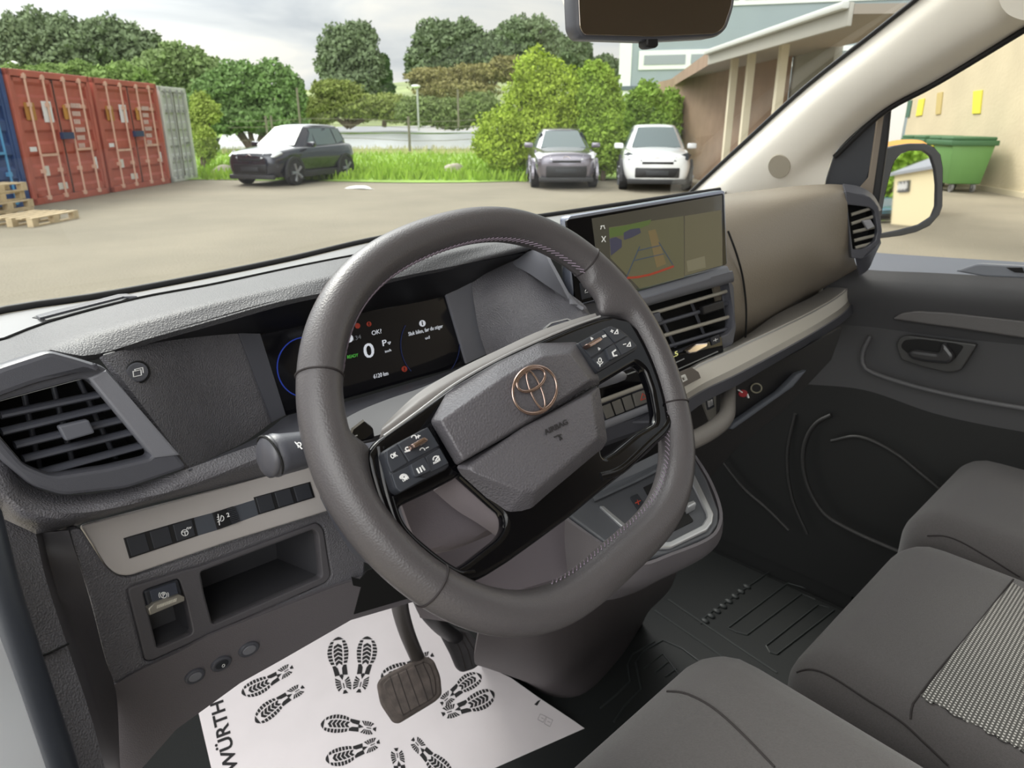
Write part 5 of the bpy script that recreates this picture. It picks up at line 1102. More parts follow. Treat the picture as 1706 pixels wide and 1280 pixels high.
# stitched leather flap seen through the right opening
flap_o = [H(u, v, -.012) for u, v in ((1056, 606), (1072, 612), (1084, 640), (1090, 670), (1093, 703))]; flap_i = [H(u, v, -.014) for u, v in ((1055, 607), (1066, 622), (1074, 648), (1080, 675), (1087, 701))]
fo = loft('leather_flap', [flap_i, [H(u, v, -.008) for u, v in ((1060, 606), (1070, 618), (1080, 646), (1086, 674), (1091, 702))], flap_o], leather, wheel, 14, 3, curve_across=True, thick=.004)
bm = bmesh.new(); FI = catmull(flap_i, 18)
for a, b_ in zip(FI, FI[1:]): tube_bm([a + fw_.n*.002 - fw_.x*.0015, b_ + fw_.n*.003 + fw_.x*.0015], .0007, 5, bm=bm)
obj('flap_stitching', bm, thread, fo)
# airbag pad as a faceted cushion
def pv(u, v, h): return H(u, v, h)
PO = [(717, 703), (743, 657), (757, 645), (830, 604), (896, 572), (940, 569), (964, 573), (972, 588), (999, 629), (998, 641), (1006, 690), (1012, 734), (1004, 748), (884, 833), (850, 856), (842, 856), (767, 789), (758, 776)]
import itertools
pads = {}
def facet(name, V, F, m, parent, bev=.0022, thick=None, sub=0):
    bm = bmesh.new(); vs = {k: bm.verts.new(H(*p)) for k, p in V.items()}
    for f in F: bm.faces.new([vs[k] for k in f])
    o = obj(name, bm, m, parent)
    mods(o, ('bevel', bev, 4, 8)); return smooth(o, 60)
V = {'a': (717, 703, .006), 'b': (743, 657, .006), 'c': (757, 645, .006), 'd': (830, 604, .006), 'e': (896, 572, .006), 'f': (962, 570, .006), 'g': (999, 630, .006), 'h': (998, 641, .008), 'i': (1012, 733, .006), 'j': (1005, 747, .006), 'k': (884, 852, .004), 'l': (843, 858, .004), 'm': (767, 789, .006), 'n': (760, 776, .010),
     'A': (733, 700, .026), 'B': (832, 632, .030), 'C': (905, 594, .030), 'D': (950, 588, .026), 'E': (984, 634, .024), 'N': (772, 768, .024), 'X': (872, 706, .024), 'G1': (775, 775, .021), 'G2': (985, 645, .021),
     'T1': (800, 777, .030), 'T2': (985, 655, .028), 'T3': (996, 728, .026), 'T4': (884, 820, .028)}
# upper cushion
facet('airbag_pad', V, [('a', 'b', 'c', 'd', 'B', 'A'), ('d', 'e', 'C', 'B'), ('e', 'f', 'D', 'C'), ('f', 'g', 'E', 'D'), ('A', 'B', 'X', 'N'), ('B', 'C', 'D', 'E', 'X'), ('a', 'A', 'N', 'n'), ('n', 'N', 'X', 'E', 'g', 'h')], pad_m, wheel)
def facet_lower():
    V2 = {'a': (760, 777, .010), 'b': (767, 790, .006), 'c': (843, 859, .003), 'd': (868, 857, .003), 'd2': (884, 852, .003), 'e': (1004, 748, .005), 'f': (1012, 734, .006), 'g': (998, 643, .012),
          'A': (779, 778, .020), 'B': (790, 788, .023), 'C': (873, 818, .024), 'D': (892, 818, .024), 'E': (996, 730, .022), 'F': (985, 655, .022), 'M': (872, 712, .022)}
    return facet('airbag_pad', V2, [('a', 'b', 'B', 'A'), ('b', 'c', 'C', 'B'), ('c', 'd', 'd2', 'D', 'C'), ('d2', 'e', 'E', 'D'), ('e', 'f', 'E'), ('f', 'g', 'F', 'E'), ('A', 'B', 'C', 'D', 'E', 'F', 'M'), ('a', 'A', 'M', 'F', 'g')], pad_m, wheel, .003)
pad2 = facet_lower()
fpad = Frame.fit(H(800, 777, .0235), H(985, 655, .0225), H(884, 750, .0235))
fup = Frame.fit(H(832, 640, .0295), H(905, 602, .0295), H(872, 700, .0245))
air = mat('embossed', (40, 38, 40), .6); _p, _n = hit(surf(pad2), 926, 722); fpad = Frame(_p, _n, WX)
text('embossed_text', 'AIRBAG', fpad, (909, 725), (947, 706), 8, air, pad2, .0008, bold=.02)
strokes('embossed_symbol', fpad, [[(924, 728), (935, 724)], [(930, 725), (937, 731)], [(934, 728), (934, 733)]], .0009, air, pad2, .0008)
# emblem: three interlocked ellipses of bright metal
EC = fup.loc(888.5, 650.5); ex = Vector((math.cos(.0), math.sin(.0)))
def ellipse(cx, cy, a, b, w0, w1, nm, h=.0022):
    bm = bmesh.new(); N_ = 64; pts = []
    for k in range(N_):
        t = 2*PI*k/N_; wv = w0 + (w1-w0)*(0.5-0.5*math.cos(2*t)); 
        p = fup.w(EC[0]+cx+a*math.cos(t), EC[1]+cy+b*math.sin(t), h); pts.append((p, wv))
    return tube_bm([p for p, _ in pts], [w for _, w in pts], 8, True, bm=bm, up=fup.n, squash=.8)
a_, b_ = .0228, .0164
emb = obj('emblem', ellipse(0, 0, a_, b_, .0010, .0017, 'outer'), rose_metal, wheel); smooth(emb, 60)
smooth(obj('emblem_ring', ellipse(0, .0080, a_*.66, b_*.45, .0010, .0015, 'h', .0024), rose_metal, emb), 60)
smooth(obj('emblem_ring', ellipse(0, -.0002, a_*.24, b_*.90, .0008, .0008, 'v', .0026), rose_metal, emb), 60)
# switch modules
fmod = Frame(H(700, 770, .012), WNn, WX); 
ml = plate('switch_module', fmod, [(638, 752), (661, 738), (714, 710), (752, 775), (745, 782), (667, 822), (657, 816), (648, 790)], -.012, .002, key_m, wheel, .003, rnd=.003)
fk2 = Frame(fmod.o + fmod.n*.002, fmod.n, WX)
km = mat('wheel_key', (52, 55, 62), .48)
B_ = lambda nm, pts, par, h=.0012, m=km, rnd=.0008: plate(nm, fk2, pts, -.001, h, m, par, .0006, rnd=rnd)
b1 = B_('ok_key', [(644, 751), (661, 741), (680, 771), (652, 788), (645, 770)], ml, rnd=.0015)
b2 = B_('rocker_plate', [(662.5, 739.5), (713, 711.5), (732, 743), (681.5, 770)], ml, .0008)
b3 = B_('limit_key', [(652, 790), (682, 775.5), (692, 793), (710, 797), (668, 820), (660, 814)], ml)
b4 = B_('assist_key', [(708.5, 761), (733, 746.5), (748, 772), (718, 787)], ml)
b5 = B_('pause_key', [(684, 774), (707, 761), (718, 782), (715, 786), (694, 795), (690, 792)], ml, .0040, rnd=.0014)
tg = plate('metal_rocker', fk2, [(686, 740), (708, 727), (715, 732), (713, 736), (691, 748)], .0, .0075, rose_metal, b2, .0016, rnd=.0012)
text('key_text', 'OK', fk2, (653, 765), (663, 759.5), 7.5, white_mark, b1, .0018, bold=.02)
strokes('key_symbol', fk2, [[(695, 781), (699, 788)], [(700, 779), (703, 786)], [(703.5, 776), (705, 779), (708, 783), (703.5, 776)]], .0008, white_mark, b5, .0046, h0=.003)
strokes('key_symbol', fk2, [ring_pts(690, 729, 4, .9, 8, PI, 2*PI), [(693, 727), (694, 731)], [(697, 725), (697.5, 730)], [(695, 728), (700, 726)]], .0006, white_mark, b2, .0012, h0=.0004)
strokes('key_symbol', fk2, [ring_pts(704, 750, 4, .9, 8, PI, 2*PI), [(710, 747), (714, 745)]], .0006, white_mark, b2, .0012, h0=.0004)
strokes('key_symbol', fk2, [ring_pts(679, 748, 3.2, .9, 9), [(675, 753), (683, 751)]], .0007, white_mark, b2, .0012, h0=.0004)
strokes('key_symbol', fk2, [ring_pts(727, 765, 5, 1.0, 9, PI-.3, 2*PI+.3), [(726, 767), (731, 760)]], .0007, white_mark, b4, .0017, h0=.0008)
text('key_text', 'ASSIST', fk2, (722.5, 774), (735, 767), 3.6, white_mark, b4, .0017, bold=.01)
strokes('key_symbol', fk2, [ring_pts(673, 796, 6, .9, 9, PI, 2*PI), [(668, 797), (674, 791), (678, 797), (668, 797)]], .0009, white_mark, b3, .0017, h0=.0008)
text('key_text', 'LIMIT', fk2, (672, 803), (682.5, 797), 3.8, white_mark, b3, .0017, bold=.01)
fmr = Frame(H(1010, 580, .012), WNn, WX); fk3 = Frame(fmr.o + fmr.n*.002, WNn, WX)
mr = plate('switch_module', fmr, [(963, 571), (1003, 549), (1019, 541), (1035, 547), (1048, 558), (1064, 575), (1062, 583), (998, 621), (990, 612)], -.012, .002, key_m, wheel, .003, rnd=.003)
B3 = lambda nm, pts, par, h=.0012, m=km, rnd=.0008: plate(nm, fk3, pts, -.001, h, m, par, .0006, rnd=rnd)
c1 = B3('rocker_plate', [(965.5, 571), (1004.5, 550), (1023, 572), (985, 596)], mr, .0008)
c2 = B3('volume_up_key', [(1006, 549), (1018, 543), (1045, 560), (1025, 571)], mr)
c3 = B3('volume_down_key', [(1026, 572.5), (1046, 561.5), (1062, 577), (1036, 592)], mr)
c4 = B3('phone_key', [(1010, 581), (1024, 573.5), (1035, 592), (1017, 600)], mr, .0035, rnd=.0014)
c5 = B3('voice_key', [(986, 598), (1009, 584), (1017, 601), (1000, 614)], mr)
plate('metal_rocker', fk3, [(978, 573), (1000, 560.5), (1005, 564), (1004, 567), (984, 579)], .0, .0075, rose_metal, c1, .0016, rnd=.0012)
strokes('key_symbol', fk3, [[(985, 562.5), (988, 564), (986, 566), (985, 562.5)], [(997, 579.5), (1000, 581), (998, 583), (997, 579.5)], [(1004, 560), (1009, 558)], [(1005, 562), (1010, 560)]], .0008, white_mark, c1, .0013, h0=.0004)
strokes('key_symbol', fk3, [[(1024, 556), (1029, 549), (1030, 556), (1024, 556)], [(1018, 552), (1022, 551)], [(1019.5, 549.5), (1020.5, 554)]], .0007, white_mark, c2, .0018, h0=.0008)
strokes('key_symbol', fk3, [[(1045, 577), (1050, 570), (1051, 577), (1045, 577)], [(1039, 574), (1043, 573)]], .0007, white_mark, c3, .0018, h0=.0008)
strokes('key_symbol', fk3, [[(1026, 583), (1021, 587), (1023, 593), (1028, 592)]], .0012, white_mark, c4, .0042, h0=.003)
strokes('key_symbol', fk3, [ring_pts(1000, 600, 2.4, 1.5, 10), ring_pts(1000, 602, 4.6, 1.0, 8, 0.2, PI-.2), [(1000, 607), (1000, 610)]], .0007, white_mark, c5, .0018, h0=.0008)
# paddles
fpd = Frame(H(600, 720, -.02), WNn, WX)
p1 = plate('shift_paddle', fpd, [(604, 701), (586, 715), (583, 730), (592, 738), (625, 730), (622, 712), (609, 702)], -.003, .002, glass_black, wheel, .001, rnd=.002)
strokes('paddle_edge', fpd, [[(605, 701), (587, 715), (583.5, 728)]], .0016, silver_edge, p1, .0030); strokes('paddle_mark', fpd, [[(590, 727), (595, 725.5)]], .0007, white_mark, p1, .0030)
p2 = plate('shift_paddle', fpd, [(908, 546), (919, 538), (945, 531), (957, 536), (960, 545), (914, 562)], -.003, .002, mat('paddle_blue', (40, 42, 62), .1, coat=1.0), wheel, .001, rnd=.002)
strokes('paddle_edge', fpd, [[(914, 552), (909, 546), (919, 538), (945, 531.5), (957, 536)]], .0012, silver_edge, p2, .0030); strokes('paddle_mark', fpd, [[(942, 540), (949, 538)], [(944.5, 537), (946.5, 541)]], .0007, white_mark, p2, .0030)
# hub skirt behind the pad
loft('hub_skirt', [[H(u, v, -.002) for u, v in ((755, 797), (770, 793), (843, 858), (845, 885), (832, 905))], [H(u, v, -.03) for u, v in ((722, 818), (760, 850), (800, 875), (835, 903), (828, 908))]], column_grey, wheel, 16, 4, thick=.003)
# ---------------- steering column with its covers and stalks
colm = thing('steering_column', 'dark steering column cover with a control stalk, behind the wheel', 'steering column', fw_.w(0, 0, -.2))
def csec(h, w, hh, cy=-.01, m=5): 
    pts = []
    for k in range(24):
        a = 2*PI*k/24; c, s = math.cos(a), math.sin(a); e = .55
        pts.append(fw_.w(.0+w*math.copysign(abs(c)**e, c), cy+hh*math.copysign(abs(s)**e, s), h))
    return pts
bm = bmesh.new(); rg = [[bm.verts.new(p) for p in csec(h, w, hh, cy)] for h, w, hh, cy in ((-.045, .050, .045, -.01), (-.06, .058, .052, -.01), (-.15, .066, .058, -.01), (-.26, .070, .062, -.01))]
for A, B in zip(rg, rg[1:]):
    for k in range(24): bm.faces.new((A[k], A[(k+1) % 24], B[(k+1) % 24], B[k]))
bm.faces.new(rg[0]); bm.faces.new(rg[-1])
smooth(obj('column_cover', bm, plastic, colm), 40)
loft('upper_cover', [[H(u, v, h) for u, v, h in ((560, 706, -.10), (600, 684, -.11), (650, 664, -.12), (705, 645, -.125), (770, 615, -.125), (860, 585, -.12))], [H(u, v, h) for u, v, h in ((585, 735, -.06), (640, 722, -.055), (690, 690, -.055), (760, 650, -.055), (830, 620, -.055), (880, 600, -.055))]], mat('column_top', (50, 50, 54), .62), colm, 24, 5, thick=.004)
loft('lower_cover', [[H(u, v, -.040) for u, v in ((668, 838), (700, 822), (750, 797), (790, 780))], [H(u, v, -.048) for u, v in ((690, 893), (710, 858), (765, 835), (830, 800))], [H(u, v, -.05) for u, v in ((711, 917), (740, 912), (790, 893), (843, 868))], [H(u, v, -.09) for u, v in ((715, 925), (745, 918), (795, 899), (848, 875))]], column_grey, colm, 14, 5, curve_across=True, thick=.003)
# left stalk
s0, s1 = H(548, 742, -.05), H(446, 761, -.045)
d_ = (s1-s0); L_ = d_.length
def along(t): return s0 + d_*t
st = smooth(obj('control_stalk', tube_bm([along(t) for t in (0, .25, .26, .42, .46, .80, .90, .96)], [.0100, .0105, .0118, .0125, .0128, .0138, .0146, .0125], 22), plastic, colm), 50)
smooth(obj('stalk_knob', tube_bm([along(t) for t in (.965, 1.0, 1.04, 1.075, 1.09)], [.0140, .0142, .0125, .0085, .003], 22), mat('knob_plastic', (72, 72, 78), .35), st), 60)
obj('stalk_groove', tube_bm([along(.962) + (fw_.y*math.cos(a) + fw_.n*math.sin(a))*.0142 for a in np.linspace(0, 2*PI, 26, endpoint=False)], .0008, 6, True), void_m, st)
fst = Frame(along(.5)+Vector((-.35, -.37, .22)).normalized()*.0142, Vector((-.35, -.37, .22)), d_)
strokes('stalk_symbol', fst, [ring_pts(498, 741, 3.5, 1.0, 8), [(491, 737), (503, 748)], [(489, 744), (497, 752)], [(494, 749), (497, 745)]], .0007, white_mark, st, .0006)
# right stalk end, seen in the right opening
rs0, rs1 = H(960, 640, -.06), H(1042, 626, -.055)
smooth(obj('control_stalk', tube_bm([rs0.lerp(rs1, t) for t in (0, .4, .8, .95, 1)], [.008, .008, .006, .0045, .002], 14), plastic_grey, colm), 60)
# ================================================================ FLOOR, MATS, PEDALS
fm = Frame(AZ(760, 1290, FL+.012), Vector((-.10, -.34, .94)), Vector((1, 0, 0)))
tb = plate('toe_board', fm, [(232, 1290), (331, 1130), (600, 960), (735, 1000), (802, 1104), (852, 1128), (897, 1160), (950, 1195), (1003, 1232), (954, 1300), (640, 1420), (232, 1420)], -.02, -.0012, carpet, None, .002); struct(tb, 'black carpeted toe board sloping up under the pedals', 'floor')
under = plate('rubber_floor_mat', Frame(Vector((.5, .8, FL+.001)), Vector((0, 0, 1)), Vector((1, 0, 0))), [(.02, -.62), (1.04, -.62), (1.04, .32), (.02, .34)], 0, .006, mat_rubber, None, .002, px=False, rnd=.03); tag(under, 'dark ribbed rubber floor mat under the paper and the passenger footwell', 'floor mat')
ridge = mat('rubber_ridge', (46, 50, 50), .5)
def ridges(lines, w=.006, h=.010):
    bm = bmesh.new()
    for l in lines: tube_bm([AZ(u, v, FL+.008) for u, v in l], w/2, 6, bm=bm)
    return obj('raised_rib', bm, ridge, under)
def zr(pts): # crop (1000,700) scale 2.207
    return [(1000+x/2.207, 700+y/2.207) for x, y in pts]
for l in ([(370, 750), (390, 720), (620, 560), (680, 545), (730, 600)], [(470, 765), (690, 600), (760, 620)], [(540, 790), (740, 640), (790, 660)], [(470, 765), (500, 780), (540, 790)], [(610, 830), (800, 680), (840, 690)], [(650, 862), (860, 700)], [(610, 830), (625, 855), (650, 862)],
          [(50, 1110), (90, 1050), (150, 990), (130, 890), (160, 850), (230, 810), (300, 840), (420, 930)], [(0, 1060), (60, 1010), (110, 960), (100, 900), (120, 860), (200, 815)], [(160, 915), (230, 860), (300, 950), (240, 990)], [(200, 930), (250, 890)], [(240, 945), (280, 915)],
          [(200, 700), (420, 850), (560, 960), (700, 1000)], [(250, 660), (500, 830), (650, 930)]): ridges([zr(l)], .004)
bm = bmesh.new()
for i in range(8):
    p = AZ(*zr([(385+i*22, 738-i*18)])[0], FL+.009); bmesh.ops.create_uvsphere(bm, u_segments=8, v_segments=6, radius=.008, matrix=Matrix.Translation(p) @ Matrix.Diagonal((1, 1.4, .6, 1)))
smooth(obj('raised_stud', bm, ridge, under), 70)
# paper mat
pm_out = [(318, 1150), (331, 1189), (352, 1280), (362, 1400), (900, 1400), (954, 1275), (1003, 1234), (950, 1197), (897, 1162), (852, 1130), (802, 1106), (760, 1070), (735, 1040), (690, 985), (600, 985), (440, 1050)]
paper_o = plate('paper_floor_mat', fm, pm_out, 0, .0012, paper, None, .0004); tag(paper_o, 'white paper floor mat printed with black shoe prints in the driver footwell', 'floor mat')
def shoe(toe, heel, flip=1, wid=.31):
    A = Vector(fm.loc(*toe)[:2]); B = Vector(fm.loc(*heel)[:2]); d = (A-B); L = d.length; x = d/L; y = Vector((-x.y, x.x))*flip
    def W_(t):  # half width along the sole, t from heel 0 to toe 1
        return L*wid*float(np.interp(t, [0, .05, .14, .25, .36, .46, .58, .72, .84, .93, 1.0], [.20, .34, .39, .36, .30, .35, .50, .56, .50, .36, .12]))
    def off(t): return L*.035*math.sin((t-.2)*3.6)
    def P(t, s): q = B + x*(t*L) + y*(off(t)+s*W_(min(1, max(0, t)))); return (q.x, q.y)
    bm = bmesh.new()
    def block(pts):
        vs = [bm.verts.new(fm.w(p[0], p[1], .0016)) for p in pts]; bm.faces.new(vs)
    # perimeter blocks, ball of the foot and heel
    for s in (-1, 1):
        tt = np.linspace(.50, .93, 8)
        for a, b in zip(tt, tt[1:]):
            g = (b-a)*.12; block([P(a+g, s*1.0), P(b-g, s*1.0), P(b-g, s*.56), P(a+g, s*.56)])
        block([P(.30, s*.98), P(.48, s*.98), P(.485, s*.55), P(.43, s*.30), P(.31, s*.18)])
        tt = np.linspace(.03, .28, 6)
        for a, b in zip(tt, tt[1:]):
            g = (b-a)*.13; block([P(a+g, s*1.0), P(b-g, s*1.0), P(.5*(b-g)+.075, s*.28), P(.5*(a+g)+.075, s*.28)])
    block([P(.94, -.95), P(.94, .95), P(.985, .8), P(1.0, 0), P(.985, -.8)])
    block([P(-.01, -.7), P(-.01, .7), P(.05, .16), P(.05, -.16)])
    for k in range(5):
        t = .52+k*.075; block([P(t, 0), P(t-.045, .42), P(t+.012, .42), P(t+.055, 0), P(t+.012, -.42), P(t-.045, -.42)])
    block([P(.22, 0), P(.30, .35), P(.33, .0), P(.30, -.35)]); block([P(.08, .08), P(.17, .08), P(.17, -.08), P(.08, -.08)])
    return obj('shoe_print', bm, ink, paper_o)
for t, h, f in (((402, 1156), (488, 1114), 1), ((426, 1205), (504, 1144), -1), ((564, 1062), (573, 1156), 1), ((611, 1061), (600, 1154), -1), ((534, 1208), (626, 1214), -1), ((542, 1266), (632, 1239), 1), ((668, 1345), (662, 1248), 1), ((752, 1292), (686, 1234), -1), ((634, 1130), (722, 1094), 1), ((802, 1126), (734, 1172), 1), ((823, 1154), (738, 1193), -1), ((870, 1320), (945, 1270), 1)):
    shoe(t, h, f)
def mtext(body, p0, p1, hpx, parent=paper_o): return text('paper_lettering', body, fm, p0, p1, hpx, ink, parent, .0016, bold=.025, thick=.00005)
mtext('W\u00dcRTH', (397, 1283), (371, 1166), 22)
plate('print_mark', fm, [(896, 1168), (901, 1166), (895, 1176), (890, 1174)], .001, .0016, ink, paper_o, 0)
strokes('recycling_mark', fm, [[(900, 1190), (910, 1194), (905, 1204), (896, 1199), (900, 1190)], [(911, 1195), (921, 1200), (916, 1211), (907, 1206), (911, 1195)], [(902, 1196), (906, 1198)], [(912, 1202), (917, 1204)]], .0006, mat('print_grey', (120, 116, 118), .8), paper_o, .0016)
# brake pedal
bp_c = AZ(683, 1150, -.90); fbp = Frame(bp_c, Vector((-.30, -.62, .72)), Vector((1, 0.35, 0)))
bpd = thing('brake_pedal', 'worn wide rubber brake pedal hanging over the paper mat', 'pedal', bp_c)
pad_o = [(628, 1141), (633, 1131), (650, 1120), (700, 1095), (713, 1094), (723, 1100), (734, 1126), (737, 1158), (726, 1169), (665, 1206), (655, 1204), (634, 1173)]
pp = plate('pedal_pad', fbp, pad_o, -.012, .004, pedal_rubber, bpd, .004, rnd=.008)
o = plate('pad_face', fbp, [(637, 1141), (648, 1130), (706, 1103), (716, 1106), (725, 1130), (727, 1157), (718, 1166), (668, 1194), (655, 1178)], .003, .006, pedal_rubber, pp, .002, rnd=.006)
strokes('pad_groove', fbp, [[(650, 1128), (660, 1160), (672, 1192)], [(663, 1122), (674, 1155), (684, 1185)], [(677, 1116), (689, 1149), (699, 1177)], [(691, 1109), (704, 1141), (713, 1168)], [(704, 1104), (716, 1130), (722, 1160)]], .0015, mat('groove_dark', (34, 28, 26), .8), o, .0064)
tube('pedal_arm', [AZ(u, v, z) for u, v, z in ((664, 985, -.62), (668, 1020, -.70), (680, 1060, -.79), (696, 1098, -.875))], .010, mat('pedal_arm_metal', (58, 54, 52), .5), bpd, 10, n=16, squash=1.3)
ac_c = AZ(775, 1085, -.93); fac = Frame(ac_c, Vector((-.25, -.75, .60)), Vector((1, .3, 0)))
acp = thing('accelerator_pedal', 'dark ribbed accelerator pedal right of the brake pedal', 'pedal', ac_c)
q = plate('pedal_pad', fac, [(733, 1054), (748, 1043), (782, 1052), (794, 1068), (802, 1086), (802, 1106), (790, 1115), (771, 1121), (762, 1114), (752, 1090)], -.012, .004, mat('accelerator_rubber', (48, 46, 48), .7, var=.2, vscale=50), acp, .004, rnd=.006)
strokes('pad_groove', fac, [[(752, 1052), (768, 1085), (776, 1115)], [(764, 1054), (780, 1084), (787, 1110)], [(774, 1056), (790, 1083), (795, 1106)]], .0015, MATS['groove_dark'], q, .0046)
tube('pedal_arm', [AZ(u, v, z) for u, v, z in ((705, 1000, -.72), (715, 1022, -.77), (735, 1045, -.84), (758, 1062, -.90))], .012, black_matt, acp, 10, n=14, squash=1.4)
# bracket under the column, metal pin
tube('bracket_pin', [AY(583, 946, .60), AY(597, 947, .60)], .004, silver_edge, dash, 10)
loft('bracket', [[AY(u, v, .61) for u, v in ((586, 965), (600, 970), (614, 955))], [AY(u, v, .64) for u, v in ((588, 1022), (640, 1000), (690, 988))]], black_matt, dash, 10, 3, thick=.004)

# ================================================================ SEATS
def dots_mat():
    m = bpy.data.materials.new('dotted_fabric'); m.use_nodes = True; N = m.node_tree.nodes; L = m.node_tree.links; b = N['Principled BSDF']; b.inputs['Roughness'].default_value = .95
    tc = N.new('ShaderNodeTexCoord'); mp = N.new('ShaderNodeMapping'); mp.inputs['Rotation'].default_value = (0, 0, .0); L.new(tc.outputs['Object'], mp.inputs['Vector'])
    sx = N.new('ShaderNodeSeparateXYZ'); L.new(mp.outputs['Vector'], sx.inputs[0])
    def cell(out, freq, shift=None):
        m1 = N.new('ShaderNodeMath'); m1.operation = 'MULTIPLY'; m1.inputs[1].default_value = freq; L.new(out, m1.inputs[0])
        s = m1.outputs[0]
        if shift is not None:
            ad = N.new('ShaderNodeMath'); ad.operation = 'ADD'; L.new(s, ad.inputs[0]); L.new(shift, ad.inputs[1]); s = ad.outputs[0]
        fr = N.new('ShaderNodeMath'); fr.operation = 'FRACT'; L.new(s, fr.inputs[0]); return fr.outputs[0], m1.outputs[0]
    fy, ry = cell(sx.outputs[1], 240)
    fl_ = N.new('ShaderNodeMath'); fl_.operation = 'FLOOR'; L.new(ry, fl_.inputs[0]); hf = N.new('ShaderNodeMath'); hf.operation = 'MULTIPLY'; hf.inputs[1].default_value = .5; L.new(fl_.outputs[0], hf.inputs[0])
    fx, _ = cell(sx.outputs[0], 240, hf.outputs[0])
    def near(o, w):
        s = N.new('ShaderNodeMath'); s.operation = 'SUBTRACT'; L.new(o, s.inputs[0]); s.inputs[1].default_value = .5
        a = N.new('ShaderNodeMath'); a.operation = 'ABSOLUTE'; L.new(s.outputs[0], a.inputs[0]); c = N.new('ShaderNodeMath'); c.operation = 'LESS_THAN'; L.new(a.outputs[0], c.inputs[0]); c.inputs[1].default_value = w; return c.outputs[0]
    mu = N.new('ShaderNodeMath'); mu.operation = 'MULTIPLY'; L.new(near(fx, .24), mu.inputs[0]); L.new(near(fy, .24), mu.inputs[1])
    mx = N.new('ShaderNodeMix'); mx.data_type = 'RGBA'; L.new(mu.outputs[0], mx.inputs[0]); mx.inputs[6].default_value = (.070, .068, .064, 1); mx.inputs[7].default_value = (.50, .49, .46, 1)
    L.new(mx.outputs[2], b.inputs['Base Color']); return m
dotted = dots_mat(); seam_f = mat('fabric_seam', (40, 36, 36), .9)
def cushion(x0, x1, yf, yb, zt, zb, r, tilt=0.0, crown=.012, nx=30, ny=34, nz=6):
    "upholstered block, rounded edges, gentle crown; front at yf"
    bm = bmesh.new(); cx_, cy_, cz_ = (x0+x1)/2, (yf+yb)/2, (zt+zb)/2; hx, hy, hz = (x1-x0)/2, (yf-yb)/2, (zt-zb)/2
    bmesh.ops.create_cube(bm, size=2.0); bmesh.ops.subdivide_edges(bm, edges=bm.edges[:], cuts=26, use_grid_fill=True)
    for v in bm.verts:
        p = Vector((v.co.x*hx, v.co.y*hy, v.co.z*hz)); q = Vector((max(-hx+r, min(hx-r, p.x)), max(-hy+r, min(hy-r, p.y)), max(-hz+r, min(hz-r, p.z)))); d = p-q
        if d.length > 1e-9: p = q + d.normalized()*min(r, d.length) if sum(1 for k in range(3) if abs(d[k]) > 1e-9) > 1 else p
        if v.co.z > 0: p.z += crown*(1-(v.co.x)**2)*(1-v.co.y**4) + tilt*(p.y)
        v.co = p + Vector((cx_, cy_, cz_))
    return bm
# driver seat
ds = thing('driver_seat', 'dark grey fabric driver seat cushion at the bottom of the view', 'seat', Vector((.33, .0, FL)))
dcu = smooth(obj('seat_cushion', cushion(.05, .655, .335, -.35, -.562, -.80, .07, .05), fabric, ds), 80)
def seam(o, pts, r=.0013):
    P = hits(surf(o), pts, .0004)
    if len(P) > 2: obj('seam', tube_bm(catmull(P, 60), r, 6), seam_f, o)
def dense(pts, k=30):
    P = catmull([Vector((u, v, 0)) for u, v in pts], k); return [(p.x, p.y) for p in P]
seam(dcu, dense([(1112, 1153), (1136, 1155), (1168, 1168), (1199, 1189), (1245, 1232), (1290, 1279)]))
obj('seat_base', box_bm((.09, -.4, FL), (.60, .24, -.74)), black_matt, ds)
# passenger bench
pb_ = thing('passenger_bench', 'dark grey fabric double passenger bench with a dotted centre panel', 'seat', Vector((1.15, .0, FL)))
mid = smooth(obj('seat_cushion', cushion(.735, 1.19, .285, -.35, -.635, -.86, .065, .03), fabric, pb_, label='middle seat cushion, nearer the driver'), 80)
fa = smooth(obj('seat_cushion', cushion(1.192, 1.60, .300, -.35, -.625, -.86, .06, .03), fabric, pb_, label='outer seat cushion beside the far door'), 80)
obj('seat_base', box_bm((.80, -.4, FL), (1.52, .19, -.85)), black_matt, pb_)
# dotted inserts: a skin just proud of each cushion
def insert(par, quad, xmin, nm='centre_panel'):
    t = surf(par); c = [AZ(u, v, -.62) for u, v in quad]; rows = []
    for j in range(24):
        row = []
        for i in range(24):
            p = c[0].lerp(c[1], i/23).lerp(c[3].lerp(c[2], i/23), j/23); p.x = max(p.x, xmin); q, n, k, d = t.ray_cast(Vector((p.x, p.y, 0)), Vector((0, 0, -1)))
            row.append((q if q is not None else Vector((p.x, p.y, -.63))) + Vector((0, 0, .0015)))
        rows.append(row)
    o = obj(nm, loft_bm(rows, same=True, across=1), dotted, par); mods(o, ('solid', .004, 1)); return smooth(o, 60)
insert(mid, [(1521, 1173), (1688, 968), (1900, 1100), (1690, 1318)], .792)
insert(fa, [(1704, 958), (1790, 850), (1950, 930), (1850, 1060)], 1.24)
seam(mid, dense([(1521, 1173), (1560, 1122), (1620, 1050), (1688, 966)])); seam(mid, dense([(1521, 1173), (1518, 1186), (1517, 1199)]))
seam(mid, dense([(1328, 1121), (1345, 1116), (1365, 1119), (1385, 1128), (1440, 1163), (1503, 1204), (1540, 1238), (1580, 1276)]))
seam(fa, dense([(1545, 893), (1570, 893), (1592, 899), (1640, 925), (1700, 962)]))
